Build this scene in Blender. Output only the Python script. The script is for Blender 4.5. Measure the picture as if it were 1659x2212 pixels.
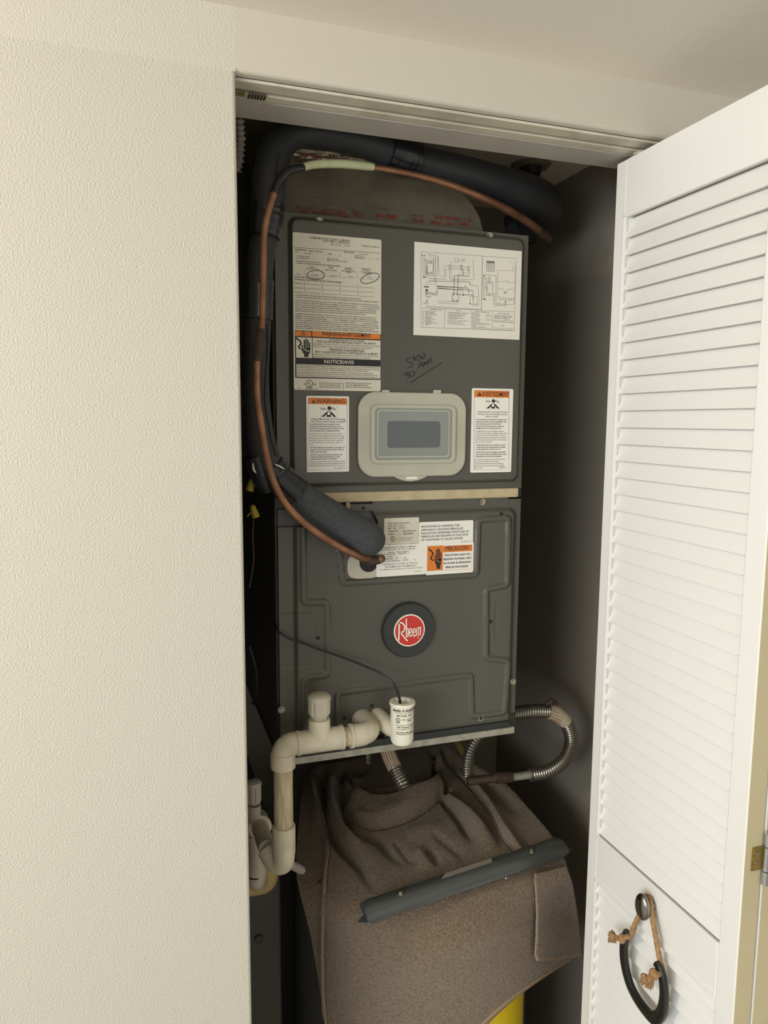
import bpy, math, random
import numpy as np
from mathutils import Vector, Matrix, noise

for o in list(bpy.data.objects): bpy.data.objects.remove(o)
S = bpy.context.scene
COL = S.collection
random.seed(7)
PI = math.pi

# ------------------------------------------------------------------ camera
FW, FH = 1659, 2212
f_ = 1585.5957
pit, yaw, rol = 0.1221, 0.3253, 0.0061
CAM = np.array([-0.12927, -0.95660, 1.60943])
_F = np.array([math.sin(yaw)*math.cos(pit), math.cos(yaw)*math.cos(pit), -math.sin(pit)])
_r = np.array([math.cos(yaw), -math.sin(yaw), 0]); _u = np.cross(_r, _F)
_R = math.cos(rol)*_r + math.sin(rol)*_u
_U = -math.sin(rol)*_r + math.cos(rol)*_u
cd = bpy.data.cameras.new('camera'); cam = bpy.data.objects.new('camera', cd); COL.objects.link(cam)
cd.sensor_fit = 'VERTICAL'; cd.sensor_height = 24; cd.lens = f_*24/FH; cd.clip_start = .01; cd.clip_end = 50
cam.matrix_world = Matrix(((_R[0], _U[0], -_F[0], CAM[0]), (_R[1], _U[1], -_F[1], CAM[1]), (_R[2], _U[2], -_F[2], CAM[2]), (0, 0, 0, 1)))
S.camera = cam

# ------------------------------------------------------------------ world, lights, exposure
S.view_settings.view_transform = 'Standard'; S.view_settings.look = 'None'
S.view_settings.gamma = 1; S.view_settings.use_curve_mapping = False
S.view_settings.exposure = -0.07
w = bpy.data.worlds.new('world'); S.world = w; w.use_nodes = True
bg = w.node_tree.nodes['Background']; bg.inputs[0].default_value = (.99, .985, .975, 1); bg.inputs[1].default_value = .80

def area(name, loc, target, sx, sy, power, col):
    l = bpy.data.lights.new(name, 'AREA'); l.shape = 'RECTANGLE'; l.size = sx; l.size_y = sy; l.energy = power; l.color = col
    o = bpy.data.objects.new(name, l); COL.objects.link(o); o.location = loc
    o.rotation_euler = (Vector(target)-Vector(loc)).to_track_quat('-Z', 'Y').to_euler()
    return o
area('hall_lamp_light', (-1.55, -.70, 2.0), (.5, -.1, 1.0), .22, .22, 14, (1, .90, .74))
area('window_light', (-2.2, -2.0, 1.68), (.5, 0, 1.2), 1.3, .8, 52, (.84, .92, 1))

# ------------------------------------------------------------------ helpers
def ray(px, py): return _R*(px-FW/2)/f_ - _U*(py-FH/2)/f_ + _F
def P(px, py, Y):                      # the point at depth Y that lies behind a photograph pixel
    d = ray(px, py); return CAM + d*(Y-CAM[1])/d[1]
def PX(px, py, X):
    d = ray(px, py); return CAM + d*(X-CAM[0])/d[0]
def PZ(px, py, Z):
    d = ray(px, py); return CAM + d*(Z-CAM[2])/d[2]
def dep(p): return float((np.asarray(p)-CAM) @ _F)
def proj(A):
    d = np.asarray(A, float)-CAM; z = d @ _F
    return FW/2+f_*(d @ _R)/z, FH/2-f_*(d @ _U)/z
def m_per_px(p): return dep(p)/f_

def srgb(r, g, b):
    c = []
    for v in (r, g, b):
        v /= 255.; c.append(v/12.92 if v <= .04045 else ((v+.055)/1.055)**2.4)
    return tuple(c)

MATS = {}
def mat(name, col, rough=.5, metal=0., bump=0., bscale=100., var=0., vscale=8., col2=None, spec=.5, alpha=1., detail=2., stretch=None, dist=.002, trans=0., sheen=0.):
    m = bpy.data.materials.new(name); m.use_nodes = True; nt = m.node_tree; N = nt.nodes; L = nt.links
    b = N['Principled BSDF']; b.inputs['Base Color'].default_value = (*col, 1); b.inputs['Roughness'].default_value = rough
    b.inputs['Metallic'].default_value = metal; b.inputs['Specular IOR Level'].default_value = spec
    b.inputs['Transmission Weight'].default_value = trans; b.inputs['Sheen Weight'].default_value = sheen
    tc = N.new('ShaderNodeTexCoord'); src = tc.outputs['Object']
    if stretch:
        mp = N.new('ShaderNodeMapping'); mp.inputs['Scale'].default_value = stretch; L.new(src, mp.inputs[0]); src = mp.outputs[0]
    if var > 0 or col2:
        n = N.new('ShaderNodeTexNoise'); n.inputs['Scale'].default_value = vscale; n.inputs['Detail'].default_value = 5; L.new(src, n.inputs['Vector'])
        r = N.new('ShaderNodeValToRGB'); c2 = col2 or tuple(c*(1-var) for c in col)
        r.color_ramp.elements[0].position = .38; r.color_ramp.elements[1].position = .62
        r.color_ramp.elements[0].color = (*c2, 1); r.color_ramp.elements[1].color = (*col, 1)
        L.new(n.outputs['Fac'], r.inputs[0]); L.new(r.outputs[0], b.inputs['Base Color'])
    if bump > 0:
        n = N.new('ShaderNodeTexNoise'); n.inputs['Scale'].default_value = bscale; n.inputs['Detail'].default_value = detail; L.new(src, n.inputs['Vector'])
        bp = N.new('ShaderNodeBump'); bp.inputs['Strength'].default_value = bump; bp.inputs['Distance'].default_value = dist
        L.new(n.outputs['Fac'], bp.inputs['Height']); L.new(bp.outputs[0], b.inputs['Normal'])
    MATS[name] = m; return m

mat('stucco', srgb(205, 198, 182), .6, bump=.8, bscale=420, detail=2, dist=.0014)
mat('header_paint', srgb(200, 192, 175), .6, bump=.25, bscale=260, detail=1.5, dist=.0008)
mat('ceiling_paint', srgb(232, 225, 210), .7, bump=.3, bscale=150, dist=.0008)
mat('trim_paint', srgb(186, 180, 168), .5, var=.08, vscale=12)
mat('track_metal', srgb(214, 206, 184), .45, var=.2, vscale=20, metal=0)
mat('track_wear', srgb(150, 135, 95), .6, var=.4, vscale=120)
mat('black', (.006, .006, .006), .6)
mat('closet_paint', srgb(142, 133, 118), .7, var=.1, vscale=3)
mat('closet_ceiling', srgb(232, 222, 198), .8)
mat('door_white', srgb(238, 236, 230), .38)
mat('door_edge', srgb(205, 190, 150), .6, var=.06, vscale=6)
mat('unit_grey', srgb(90, 87, 78), .38, var=.07, vscale=5, metal=.25)
mat('unit_side', srgb(70, 68, 63), .45, metal=.3)
mat('black_metal', srgb(38, 40, 36), .45)
mat('galv', srgb(172, 168, 150), .4, metal=.35, var=.25, vscale=60)
mat('screw_metal', srgb(165, 158, 138), .3, metal=.9)
mat('paper', srgb(214, 207, 186), .5)
mat('paper_white', srgb(228, 223, 206), .6)
mat('label_white', srgb(240, 236, 222), .3)
mat('ink', (.012, .012, .012), .5)
mat('ink_soft', (.09, .085, .075), .5)
mat('ink_faint', (.24, .23, .2), .5)
mat('cloud_grey', srgb(176, 172, 158), .5)
mat('orange', srgb(222, 124, 40), .4)
mat('red_ink', srgb(140, 38, 32), .5)
mat('marker', (.01, .01, .012), .35)
mat('plastic_cover', srgb(186, 182, 160), .3, var=.06, vscale=25)
mat('plastic_inner', srgb(140, 143, 134), .25)
mat('plastic_window', srgb(96, 99, 98), .12)
mat('badge_black', srgb(46, 48, 44), .4)
mat('badge_red', srgb(205, 50, 36), .18)
mat('badge_white', srgb(250, 240, 220), .25)
mat('gasket', srgb(196, 180, 142), .9, bump=.5, bscale=300, var=.15, vscale=40)
mat('foam_black', srgb(43, 44, 45), .55, bump=.15, bscale=500, dist=.001)
mat('foam_grey', srgb(74, 76, 77), .9, bump=.8, bscale=650, var=.3, vscale=260, dist=.0015)
mat('tape_black', srgb(26, 27, 29), .3, bump=.35, bscale=60, dist=.002)
mat('white_smear', srgb(205, 210, 205), .5)
mat('copper', srgb(158, 112, 84), .42, metal=.6, var=.35, vscale=30)
mat('copper_dark', srgb(70, 52, 40), .7, bump=.6, bscale=200, var=.4, vscale=90)
mat('copper_verd', srgb(188, 192, 148), .5, var=.12, vscale=60)
mat('duct', srgb(104, 96, 76), .5, metal=.2, var=.25, vscale=22, bump=.3, bscale=40, dist=.003)
mat('foil', srgb(176, 166, 140), .28, metal=.5, bump=1., bscale=70, dist=.006, stretch=(1, 1, 3))
mat('pvc', srgb(216, 206, 180), .42, var=.22, vscale=24)
mat('pvc_dirty', srgb(206, 192, 158), .5, col2=srgb(178, 160, 126), vscale=45, stretch=(6, 6, .6))
mat('pvc_yellow', srgb(196, 172, 116), .5, var=.12, vscale=20)
mat('pvc_grey', srgb(198, 190, 168), .4, var=.06)
mat('switch_white', srgb(240, 234, 212), .3, var=.05, vscale=30)
mat('wire', (.012, .011, .01), .4)
mat('wire_brown', srgb(70, 52, 34), .6)
mat('yellow_nut', srgb(160, 136, 30), .4)
mat('yellow_label', srgb(236, 205, 20), .5)
mat('conduit', srgb(150, 144, 132), .25, metal=.85)
mat('conduit_label', srgb(196, 180, 150), .6, var=.1, vscale=50)
mat('label_red', srgb(190, 92, 60), .6)
mat('brown_fitting', srgb(66, 50, 38), .6, var=.2, vscale=50)
mat('heater', srgb(84, 84, 80), .4)
mat('towel', srgb(140, 121, 98), 1., bump=1., bscale=340, detail=3, var=.3, vscale=230, dist=.006, spec=.1, sheen=.3)
mat('towel_hem', srgb(150, 130, 106), .95, bump=.4, bscale=500, dist=.001, spec=.1)
mat('strip_grey', srgb(84, 86, 82), .28, metal=.3, var=.1, vscale=10)
mat('brass', srgb(176, 150, 84), .35, metal=.8, var=.3, vscale=90)
mat('chrome', srgb(200, 205, 210), .2, metal=1.)
mat('nickel', srgb(150, 146, 138), .22, metal=1.)
mat('iron', srgb(30, 30, 28), .28, bump=.2, bscale=60, dist=.001)
mat('rope', srgb(176, 138, 92), .9, bump=.8, bscale=500, var=.35, vscale=160, dist=.002)
mat('corr_white', srgb(150, 140, 130), .6)
mat('wood_floor', srgb(190, 182, 168), .5, var=.3, vscale=4, stretch=(1, 8, 1))
mat('dark_debris', srgb(52, 46, 34), .9, bump=1., bscale=120, dist=.01, var=.4, vscale=60)

def link(name, me, m=None, parent=None, smooth=False):
    if m is not None and not me.materials: me.materials.append(MATS[m] if isinstance(m, str) else m)
    o = bpy.data.objects.new(name, me); COL.objects.link(o)
    if parent is not None: o.parent = parent
    if smooth: me.polygons.foreach_set('use_smooth', [True]*len(me.polygons))
    return o
def tag(o, label=None, cat=None, group=None, kind=None):
    if label: o['label'] = label
    if cat: o['category'] = cat
    if group: o['group'] = group
    if kind: o['kind'] = kind
    return o
def empty(name, loc=(0, 0, 0)):
    o = bpy.data.objects.new(name, None); COL.objects.link(o); o.empty_display_size = .05
    return o      # kept at the origin so that children keep world coordinates

class MB:
    def __init__(s): s.v = []; s.f = []
    def add(s, v, f):
        n = len(s.v); s.v += [tuple(map(float, a)) for a in v]; s.f += [tuple(i+n for i in g) for g in f]; return s
    def box(s, x0, y0, z0, x1, y1, z1):
        v = [(x, y, z) for x in (x0, x1) for y in (y0, y1) for z in (z0, z1)]
        return s.add(v, [(0, 1, 3, 2), (4, 6, 7, 5), (0, 4, 5, 1), (2, 3, 7, 6), (0, 2, 6, 4), (1, 5, 7, 3)])
    def quad(s, a, b, c, d): return s.add([a, b, c, d], [(0, 1, 2, 3)])
    def prism(s, poly, axis, lo, hi):     # 2-D outline extruded along an axis
        n = len(poly)
        def mk(p, h):
            return {0: (h, p[0], p[1]), 1: (p[0], h, p[1]), 2: (p[0], p[1], h)}[axis]
        v = [mk(p, lo) for p in poly]+[mk(p, hi) for p in poly]
        f = [tuple(range(n)), tuple(range(2*n-1, n-1, -1))]+[(i, i+n, (i+1) % n+n, (i+1) % n) for i in range(n)]
        return s.add(v, f)
    def tube(s, pts, rad, seg=16, caps=True, twist=None):
        pts = [np.array(p, float) for p in pts]; n = len(pts)
        rad = rad if hasattr(rad, '__len__') else [rad]*n
        T = []
        for i in range(n):
            t = pts[min(i+1, n-1)]-pts[max(i-1, 0)]; T.append(t/(np.linalg.norm(t)+1e-12))
        a = np.array([0, 0, 1.]) if abs(T[0][2]) < .9 else np.array([1., 0, 0])
        u = np.cross(a, T[0]); u /= np.linalg.norm(u); v = []
        for i in range(n):
            u = u-T[i]*(u @ T[i]); u /= np.linalg.norm(u); w_ = np.cross(T[i], u)
            for k in range(seg):
                th = 2*PI*k/seg; rr = rad[i]
                if twist: rr *= 1+.16*abs(math.cos(1.5*(th+twist*i)))-.08
                v.append(pts[i]+rr*(math.cos(th)*u+math.sin(th)*w_))
        f = [(i*seg+k, i*seg+(k+1) % seg, (i+1)*seg+(k+1) % seg, (i+1)*seg+k) for i in range(n-1) for k in range(seg)]
        if caps: f += [tuple(range(seg-1, -1, -1)), tuple((n-1)*seg+k for k in range(seg))]
        return s.add(v, f)
    def ball(s, c, rx, ry, rz, nu=16, nv=10, jit=0):
        v = []; f = []
        for j in range(nv+1):
            ph = PI*j/nv
            for i in range(nu):
                th = 2*PI*i/nu; q = 1+random.uniform(-jit, jit)
                v.append((c[0]+rx*q*math.sin(ph)*math.cos(th), c[1]+ry*q*math.sin(ph)*math.sin(th), c[2]+rz*q*math.cos(ph)))
        for j in range(nv):
            for i in range(nu): f.append((j*nu+i, (j+1)*nu+i, (j+1)*nu+(i+1) % nu, j*nu+(i+1) % nu))
        return s.add(v, f)
    def disc(s, c, nrm, r, h, seg=16):
        nrm = np.array(nrm, float); nrm /= np.linalg.norm(nrm)
        return s.tube([np.array(c), np.array(c)+nrm*h], r, seg)
    def mesh(s, name):
        me = bpy.data.meshes.new(name); me.from_pydata(s.v, [], s.f); me.validate(); me.update(); return me
    def obj(s, name, m, parent=None, smooth=False, bevel=0, fix=True):
        me = s.mesh(name)
        if fix:
            import bmesh
            b = bmesh.new(); b.from_mesh(me); bmesh.ops.recalc_face_normals(b, faces=b.faces); b.to_mesh(me); b.free()
        o = link(name, me, m, parent, smooth)
        if bevel:
            mo = o.modifiers.new('bevel', 'BEVEL'); mo.width = bevel; mo.segments = 2; mo.limit_method = 'ANGLE'
        if smooth: autosmooth(o)
        return o
def autosmooth(o, ang=.6):
    me = o.data
    import bmesh
    b = bmesh.new(); b.from_mesh(me)
    for e in b.edges:
        if len(e.link_faces) == 2 and e.calc_face_angle(0) > ang: e.smooth = False
    b.to_mesh(me); b.free()

def cr(pts, k=10):                         # Catmull-Rom through points of any dimension
    A = [np.array(p, float) for p in pts]; A = [2*A[0]-A[1]]+A+[2*A[-1]-A[-2]]; out = []
    for i in range(1, len(A)-2):
        for j in range(k):
            t = j/k; a, b, c, d = A[i-1:i+3]
            out.append(.5*((2*b)+(-a+c)*t+(2*a-5*b+4*c-d)*t*t+(-a+3*b-3*c+d)*t**3))
    out.append(A[-2]); return out
def resample(pts, step):
    pts = [np.array(p) for p in pts]; L = [0]
    for a, b in zip(pts, pts[1:]): L.append(L[-1]+np.linalg.norm((b-a)[:3]))
    n = max(2, int(L[-1]/step)); s = np.linspace(0, L[-1], n+1); A = np.array(pts)
    return [np.array([np.interp(x, L, A[:, k]) for k in range(A.shape[1])]) for x in s]
def pxpath(rows, k=10, yoff=0):            # rows (px, py, Y, width in px) -> points and radii
    q = []
    for px, py, Y, wpx in rows:
        p = P(px, py, Y+yoff); q.append((*p, wpx/2*m_per_px(p)))
    c = cr(q, k); return [a[:3] for a in c], [max(a[3], .0004) for a in c]
def pxtube(name, rows, m, parent=None, seg=20, k=10, yoff=0):
    a, r = pxpath(rows, k, yoff); return MB().tube(a, r, seg).obj(name, m, parent, smooth=True)

# ------------------------------------------------------------------ the setting
XD = .6096           # plane of the door's visible face
ZT, ZC = 2.03, 2.103
t = .12
wf = MB()
# bull-nosed left jamb corner
arc = [(-.005+.005*math.sin(a), .005-.005*math.cos(a)) for a in np.linspace(0, PI/2, 7)]
wf.prism([(-3.2, 0)]+arc+[(0, t), (-3.2, t)], 2, 0, ZT)
wf.box(-3.2, 0, ZT, .0005, t, ZC)
arc = [(.006-.006*math.cos(a), ZT+.006-.006*math.sin(a)) for a in np.linspace(0, PI/2, 6)]
tag(MB().prism(arc+[(t, ZT), (t, ZC), (0, ZC)], 0, .0005, .76).obj('wall_front.001', 'header_paint', smooth=True), kind='structure')
wf.box(.76, 0, 0, 2.4, t, ZC)
tag(wf.obj('wall_front', 'stucco', smooth=True), kind='structure')
tag(MB().box(-3.2, -3.2, ZC, 2.4, .12, ZC+.05).obj('ceiling', 'ceiling_paint'), kind='structure')
tag(MB().box(-3.2, -3.2, -.05, 2.4, .9, 0).obj('floor', 'wood_floor'), kind='structure')
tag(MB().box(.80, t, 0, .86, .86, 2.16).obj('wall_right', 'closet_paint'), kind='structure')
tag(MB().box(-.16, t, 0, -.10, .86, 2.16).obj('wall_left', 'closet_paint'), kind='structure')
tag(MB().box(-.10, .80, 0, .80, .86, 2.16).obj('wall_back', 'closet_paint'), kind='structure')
tag(MB().box(-.16, t, 2.15, .86, .86, 2.2).obj('ceiling.001', 'closet_ceiling'), kind='structure')
# opening head: plaster return, track, inner trim board
tag(MB().box(0, .064, ZT-.006, .76, .1205, ZT+.002).obj('trim_1', 'trim_paint'), kind='structure')
tr = empty('door_track')
tag(tr, 'long off-white metal sliding track under the closet header', 'track')
MB().box(.001, .0135, ZT-.004, .755, .0375, ZT+.001).obj('track_lip', 'track_metal', tr, bevel=.001)
MB().box(.001, .045, ZT-.005, .755, .063, ZT+.001).obj('track_lip', 'track_metal', tr, bevel=.0015)
MB().box(.001, .037, ZT-.0005, .755, .0455, ZT+.0012).obj('track_slot', 'black', tr)
b = MB()
for i in range(6): b.box(.022+.004*i, .041, ZT-.0062, .0245+.004*i, .056, ZT-.0038)
b.obj('track_spring', 'screw_metal', tr)
MB().box(.001, .040, ZT-.0058, .018, .054, ZT-.0045).obj('track_stop', 'track_wear', tr)
MB().box(.001, .0126, ZT-.0006, .755, .0137, ZT+.001).obj('track_shadow_gap', 'black', tr)

# ------------------------------------------------------------------ bifold door
door = empty('door_1'); tag(door, 'white louvered bifold closet door standing open with a metal knob', 'door', kind='structure')
DN, DF, DT = -.2549, .0867, .029     # near end, far end (Y), thickness
DZ0, DZ1 = .012, ZT-.012
LY0, LY1 = -.2215, .0600             # louver field
def half_panel(x0, sgn, sl=True):
    MB().box(x0, LY1, DZ0, x0+DT, DF, DZ1).obj('stile', 'door_white', door, bevel=.002)
    MB().box(x0, DN, DZ0, x0+DT, LY0, DZ1).obj('stile', 'door_white', door, bevel=.002)
    MB().box(x0+.001, DN-.0006, DZ0+.001, x0+DT-.001, DN+.002, DZ1-.001).obj('edge_band', 'door_edge', door)
    for a, c in ((1.9335, DZ1), (.8169, .8964), (DZ0, .15)):
        MB().box(x0, LY0, a, x0+DT, LY1, c).obj('rail', 'door_white', door, bevel=.0015)
half_panel(XD, -1)
# moulding lips around both louver fields
for (a, c) in ((.8964, 1.9335), (.15, .8169)):
    m_ = MB()
    m_.box(XD-.0022, LY0-.0, c-.004, XD+.004, LY1+.002, c+.003)
    m_.box(XD-.0022, LY0-.0, a-.003, XD+.004, LY1+.002, a+.003)
    m_.box(XD-.0022, LY1-.002, a, XD+.004, LY1+.003, c)
    m_.obj('moulding', 'door_white', door, bevel=.0012)
# one slat profile (x depth, z) : lower edge at the face, upper edge deep inside
pitch = .02694
prof = [(.0006, .0005), (.0012, -.0008), (.0068, -.0008), (.0215, .0290), (.0200, .0312), (.0160, .0312)]
sm = MB().prism([(XD+a, b) for a, b in prof], 1, LY0+.0005, LY1-.0005)
# prism axis 1 uses (p0, h, p1)
sme = sm.mesh('slat'); sme.materials.append(MATS['door_white'])
import bmesh
_b = bmesh.new(); _b.from_mesh(sme); bmesh.ops.recalc_face_normals(_b, faces=_b.faces); _b.to_mesh(sme); _b.free()
def slats(top, bot, off):
    z = top-off
    while z > bot-.001:
        o = bpy.data.objects.new('slat', sme); COL.objects.link(o); o.parent = door; o.location = (0, 0, z); z -= pitch
slats(1.9335, .8964+.003, .0335); slats(.8169, .15+.003, .0236)
# second leaf folded behind the first
X2 = XD+DT+.004
half_panel(X2, 1)
sm2 = sme.copy()
for v in sm2.vertices: v.co.x = X2+DT-(v.co.x-XD)
sm2.flip_normals()
for top, bot in ((1.9335, .8964), (.8169, .15)):
    z = top-.0335
    while z > bot:
        o = bpy.data.objects.new('slat', sm2); COL.objects.link(o); o.parent = door; o.location = (0, 0, z); z -= pitch
# pivot pin in the track
MB().tube([(XD+.018, .052, DZ1-.004), (XD+.018, .052, ZT-.002)], .004, 12).obj('guide_pin', 'pvc_grey', door, smooth=True)
MB().tube([(XD+.018, .052, ZT-.008), (XD+.018, .052, ZT-.003)], .012, 16).obj('guide_wheel', 'pvc_grey', door, smooth=True)
# knob
kc = PX(1388, 1959, .589)
MB().tube([(XD+.001, kc[1], kc[2]-.002), (.592, kc[1], kc[2])], .006, 16).obj('knob_stem', 'nickel', door, smooth=True)
kb = MB(); kb.ball((kc[0], kc[1], kc[2]), .0085, .0150, .0212, 28, 18)
kb.obj('knob', 'nickel', door, smooth=True)
# hinge
hz = [PX(1640, y, .64)[2] for y in (1787, 1817, 1872, 1903)]
hx = XD+DT+.002; hy = DN-.006
for a, c in ((hz[1], hz[0]), (hz[2], hz[1]), (hz[3], hz[2])):
    MB().tube([(hx, hy, a+.0006), (hx, hy, c-.0006)], .0048, 14).obj('hinge_knuckle', 'chrome', door, smooth=True)
MB().box(hx-.020, DN-.0025, hz[2]+.001, hx-.003, DN-.0004, hz[1]-.001).obj('hinge_leaf', 'brass', door)
MB().box(hx+.003, DN-.0025, hz[1]+.002, hx+.020, DN-.0004, hz[0]-.001).obj('hinge_leaf', 'brass', door)
MB().box(hx+.003, DN-.0025, hz[3]+.001, hx+.020, DN-.0004, hz[2]-.002).obj('hinge_leaf', 'brass', door)
for zc in (hz[2]+.011, hz[1]-.010):
    MB().disc((hx-.012, DN-.0036, zc), (0, 1, 0), .0028, .002, 10).obj('hinge_screw', 'screw_metal', door)
for zc in ((hz[1]+hz[0])/2, (hz[2]+hz[3])/2):
    MB().disc((hx+.012, DN-.0036, zc), (0, 1, 0), .0028, .002, 10).obj('hinge_screw', 'screw_metal', door)

# ------------------------------------------------------------------ air handler
YF, XL, XR, HT, HB = .2102, .0808, .5253, 1.9295, 1.0396
ah = empty('air_handler'); tag(ah, 'tall grey steel air handler covered in warning labels inside the closet', 'air handler')
sh = MB()
sh.box(XL, YF+.012, HB, XL+.004, .75, HT-.001); sh.box(XR-.004, YF+.012, HB, XR, .75, HT-.001)
sh.box(XL, .746, HB, XR, .75, HT); sh.box(XL, YF+.012, HT-.004, XR, .75, HT); sh.box(XL, YF+.04, HB+.01, XR, .75, HB+.014)
sh.obj('cabinet', 'unit_side', ah)
MB().box(XL+.002, YF+.013, HB+.015, XR-.002, YF+.016, HT-.004).obj('inner_front', 'unit_grey', ah)

def segdist(X, Z, pts):
    d = np.full(X.shape, 1e6)
    for a, b in zip(pts, pts[1:]):
        a = np.array(a); b = np.array(b); ab = b-a; L2 = ab @ ab+1e-12
        s = np.clip(((X-a[0])*ab[0]+(Z-a[1])*ab[1])/L2, 0, 1)
        d = np.minimum(d, np.hypot(X-a[0]-s*ab[0], Z-a[1]-s*ab[1]))
    return d
def roundpoly(pts, r=.008):
    out = [np.array(pts[0])]
    for a, b, c in zip(pts, pts[1:], pts[2:]):
        a, b, c = map(np.array, (a, b, c)); u = (a-b); v = (c-b); lu = np.linalg.norm(u); lv = np.linalg.norm(v); q = min(r, lu/2, lv/2)
        p0 = b+u/lu*q; p1 = b+v/lv*q
        for s in (0, .25, .5, .75, 1): out.append((1-s)**2*p0+2*s*(1-s)*b+s*s*p1)
    out.append(np.array(pts[-1])); return out
def sstep(x): x = np.clip(x, 0, 1); return x*x*(3-2*x)
def rrect(X, Z, x0, x1, z0, z1, r):        # signed distance, negative inside
    cx, cz, hx_, hz_ = (x0+x1)/2, (z0+z1)/2, (x1-x0)/2-r, (z1-z0)/2-r
    dx = np.abs(X-cx)-hx_; dz = np.abs(Z-cz)-hz_
    return np.hypot(np.maximum(dx, 0), np.maximum(dz, 0))+np.minimum(np.maximum(dx, dz), 0)-r
def panel(name, x0, x1, z0, z1, Y, hf, m, mask=None, step=.002, edge=.010, snap=None):
    nx = int((x1-x0)/step); nz = int((z1-z0)/step)
    xs = np.linspace(x0, x1, nx+1); zs = np.linspace(z0, z1, nz+1)
    X, Z = np.meshgrid(xs, zs); H = hf(X, Z)
    if snap: X = snap(X, Z)
    v = np.stack([X, Y-H, Z], -1).reshape(-1, 3); W = nx+1
    keep = np.ones((nz, nx), bool) if mask is None else mask((X[:-1, :-1]+X[1:, 1:])/2, (Z[:-1, :-1]+Z[1:, 1:])/2)
    f = [(j*W+i, j*W+i+1, (j+1)*W+i+1, (j+1)*W+i) for j in range(nz) for i in range(nx) if keep[j, i]]
    me = bpy.data.meshes.new(name); me.from_pydata(v.tolist(), [], f)
    b = bmesh.new(); b.from_mesh(me)
    bmesh.ops.delete(b, geom=[q for q in b.verts if not q.link_faces], context='VERTS')
    be = [e for e in b.edges if len(e.link_faces) == 1]
    r = bmesh.ops.extrude_edge_only(b, edges=be)
    for q in r['geom']:
        if isinstance(q, bmesh.types.BMVert): q.co.y = Y+edge
    bmesh.ops.recalc_face_normals(b, faces=b.faces); b.to_mesh(me); b.free()
    o = link(name, me, m, ah, True); autosmooth(o, .5); return o

zu0 = P(1000, 1058, YF)[2]
def hup(X, Z):
    d = rrect(X, Z, P(625, 900, YF)[0], P(1122, 900, YF)[0], P(900, 1047, YF)[2], P(900, 492, YF)[2], .016)
    return .0075*sstep(-d/.007)
panel('upper_panel', XL+.003, XR-.001, zu0, HT, YF+.0, hup, 'unit_grey')

def F2(px, py): p = P(px, py, YF); return (p[0], p[2])
zl1 = P(1000, 1077, YF)[2]; zl0 = P(1000, 1571, YF)[2]
bead = [(727, 1580), (727, 1493), (1014, 1455), (1016, 1545), (1087, 1536), (1095, 1425), (1047, 1420), (1047, 1271), (1093, 1262), (1095, 1117), (1030, 1122), (1026, 1240), (737, 1258), (731, 1190)]
bead2 = [(653, 1130), (654, 1300), (705, 1298), (706, 1455), (655, 1462), (655, 1590)]
bead = roundpoly([F2(*p) for p in bead]); bead2 = roundpoly([F2(*p) for p in bead2])
o_ = [F2(630, 1100), F2(1108, 1092), F2(1103, 1700), F2(632, 1700)]
def hlo(X, Z):
    d = rrect(X, Z, F2(632, 1300)[0], F2(1110, 1300)[0], zl0-.1, F2(900, 1101)[1], .018)
    h = .006*sstep(-d/.009)
    h = h+.0030*sstep(1.4-segdist(X, Z, bead)/.0052)-.0
    h = h+.0030*sstep(1.4-segdist(X, Z, bead2)/.0052)
    k = rrect(X, Z, F2(1068, 1300)[0], F2(1200, 1300)[0], F2(1070, 1392)[1], F2(1070, 1293)[1], .006)
    h = h-.0007*sstep(1.2-np.abs(k)/.0012)
    k = rrect(X, Z, -1, F2(678, 1300)[0], F2(650, 1437)[1], F2(650, 1325)[1], .006)
    h = h-.0007*sstep(1.2-np.abs(k)/.0012)
    return h
xc = F2(805, 1085)[0]; zc_ = F2(805, 1132)[1]; hcx, hcz = F2(795, 1212)
cutx0, cutx1, cutz = F2(752, 1550)[0], F2(912, 1550)[0], F2(830, 1541)[1]
def curve(Z): return xc+.008*sstep((F2(805, 1085)[1]-.014-Z)/.022)
def snap(X, Z):
    cv = curve(Z); return np.where((np.abs(X-cv) < .0011) & (Z > zc_-.003), cv, X)
def mlo(X, Z):
    k = ~((Z > zc_) & (X < curve(Z)))
    k &= ~((np.hypot((X-hcx)/.026, (Z-hcz)/.018) < 1))
    k &= ~((X > F2(742, 1550)[0]) & (X < cutx0+.065) & (Z < cutz-.006))
    k &= ~((np.hypot(X-F2(838, 1558)[0], Z-F2(838, 1558)[1]) < .016))
    return k
panel('lower_panel', XL+.003, XR-.001, zl0, zl1, YF, hlo, 'unit_grey', mlo, snap=snap)
# recessed corner plate, bracket, grommet behind the line-set opening
pl = MB(); a = P(600, 1092, YF+.011); pl.box(XL+.004, YF+.006, F2(700, 1290)[1], xc+.02, YF+.011, zl1-.010)
pl.obj('corner_plate', 'unit_grey', ah)
a = P(755, 1089, YF); c = P(806, 1104, YF)
MB().box(a[0], YF-.001, c[2], c[0]+.001, YF+.006, a[2]).obj('bracket', 'unit_grey', ah, bevel=.001)
MB().disc((*P(785, 1098, YF-.0014),), (0, 1, 0), .0032, .001, 12).obj('bracket_hole', 'black', ah)
a = F2(785, 1222)
MB().prism([(a[0]+.001+.031*math.copysign(abs(math.cos(t_))**.6, math.cos(t_)), a[1]+.0005+.0215*math.copysign(abs(math.sin(t_))**.6, math.sin(t_))) for t_ in np.linspace(0, 2*PI, 33)[:-1]], 1, YF-.0072, YF+.002).obj('grommet', 'pvc_grey', ah, bevel=.001)
MB().disc((*P(797, 1215, YF-.0078),), (0, 1, 0), .0165, .002, 24).obj('line_hole', 'black', ah)
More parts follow.
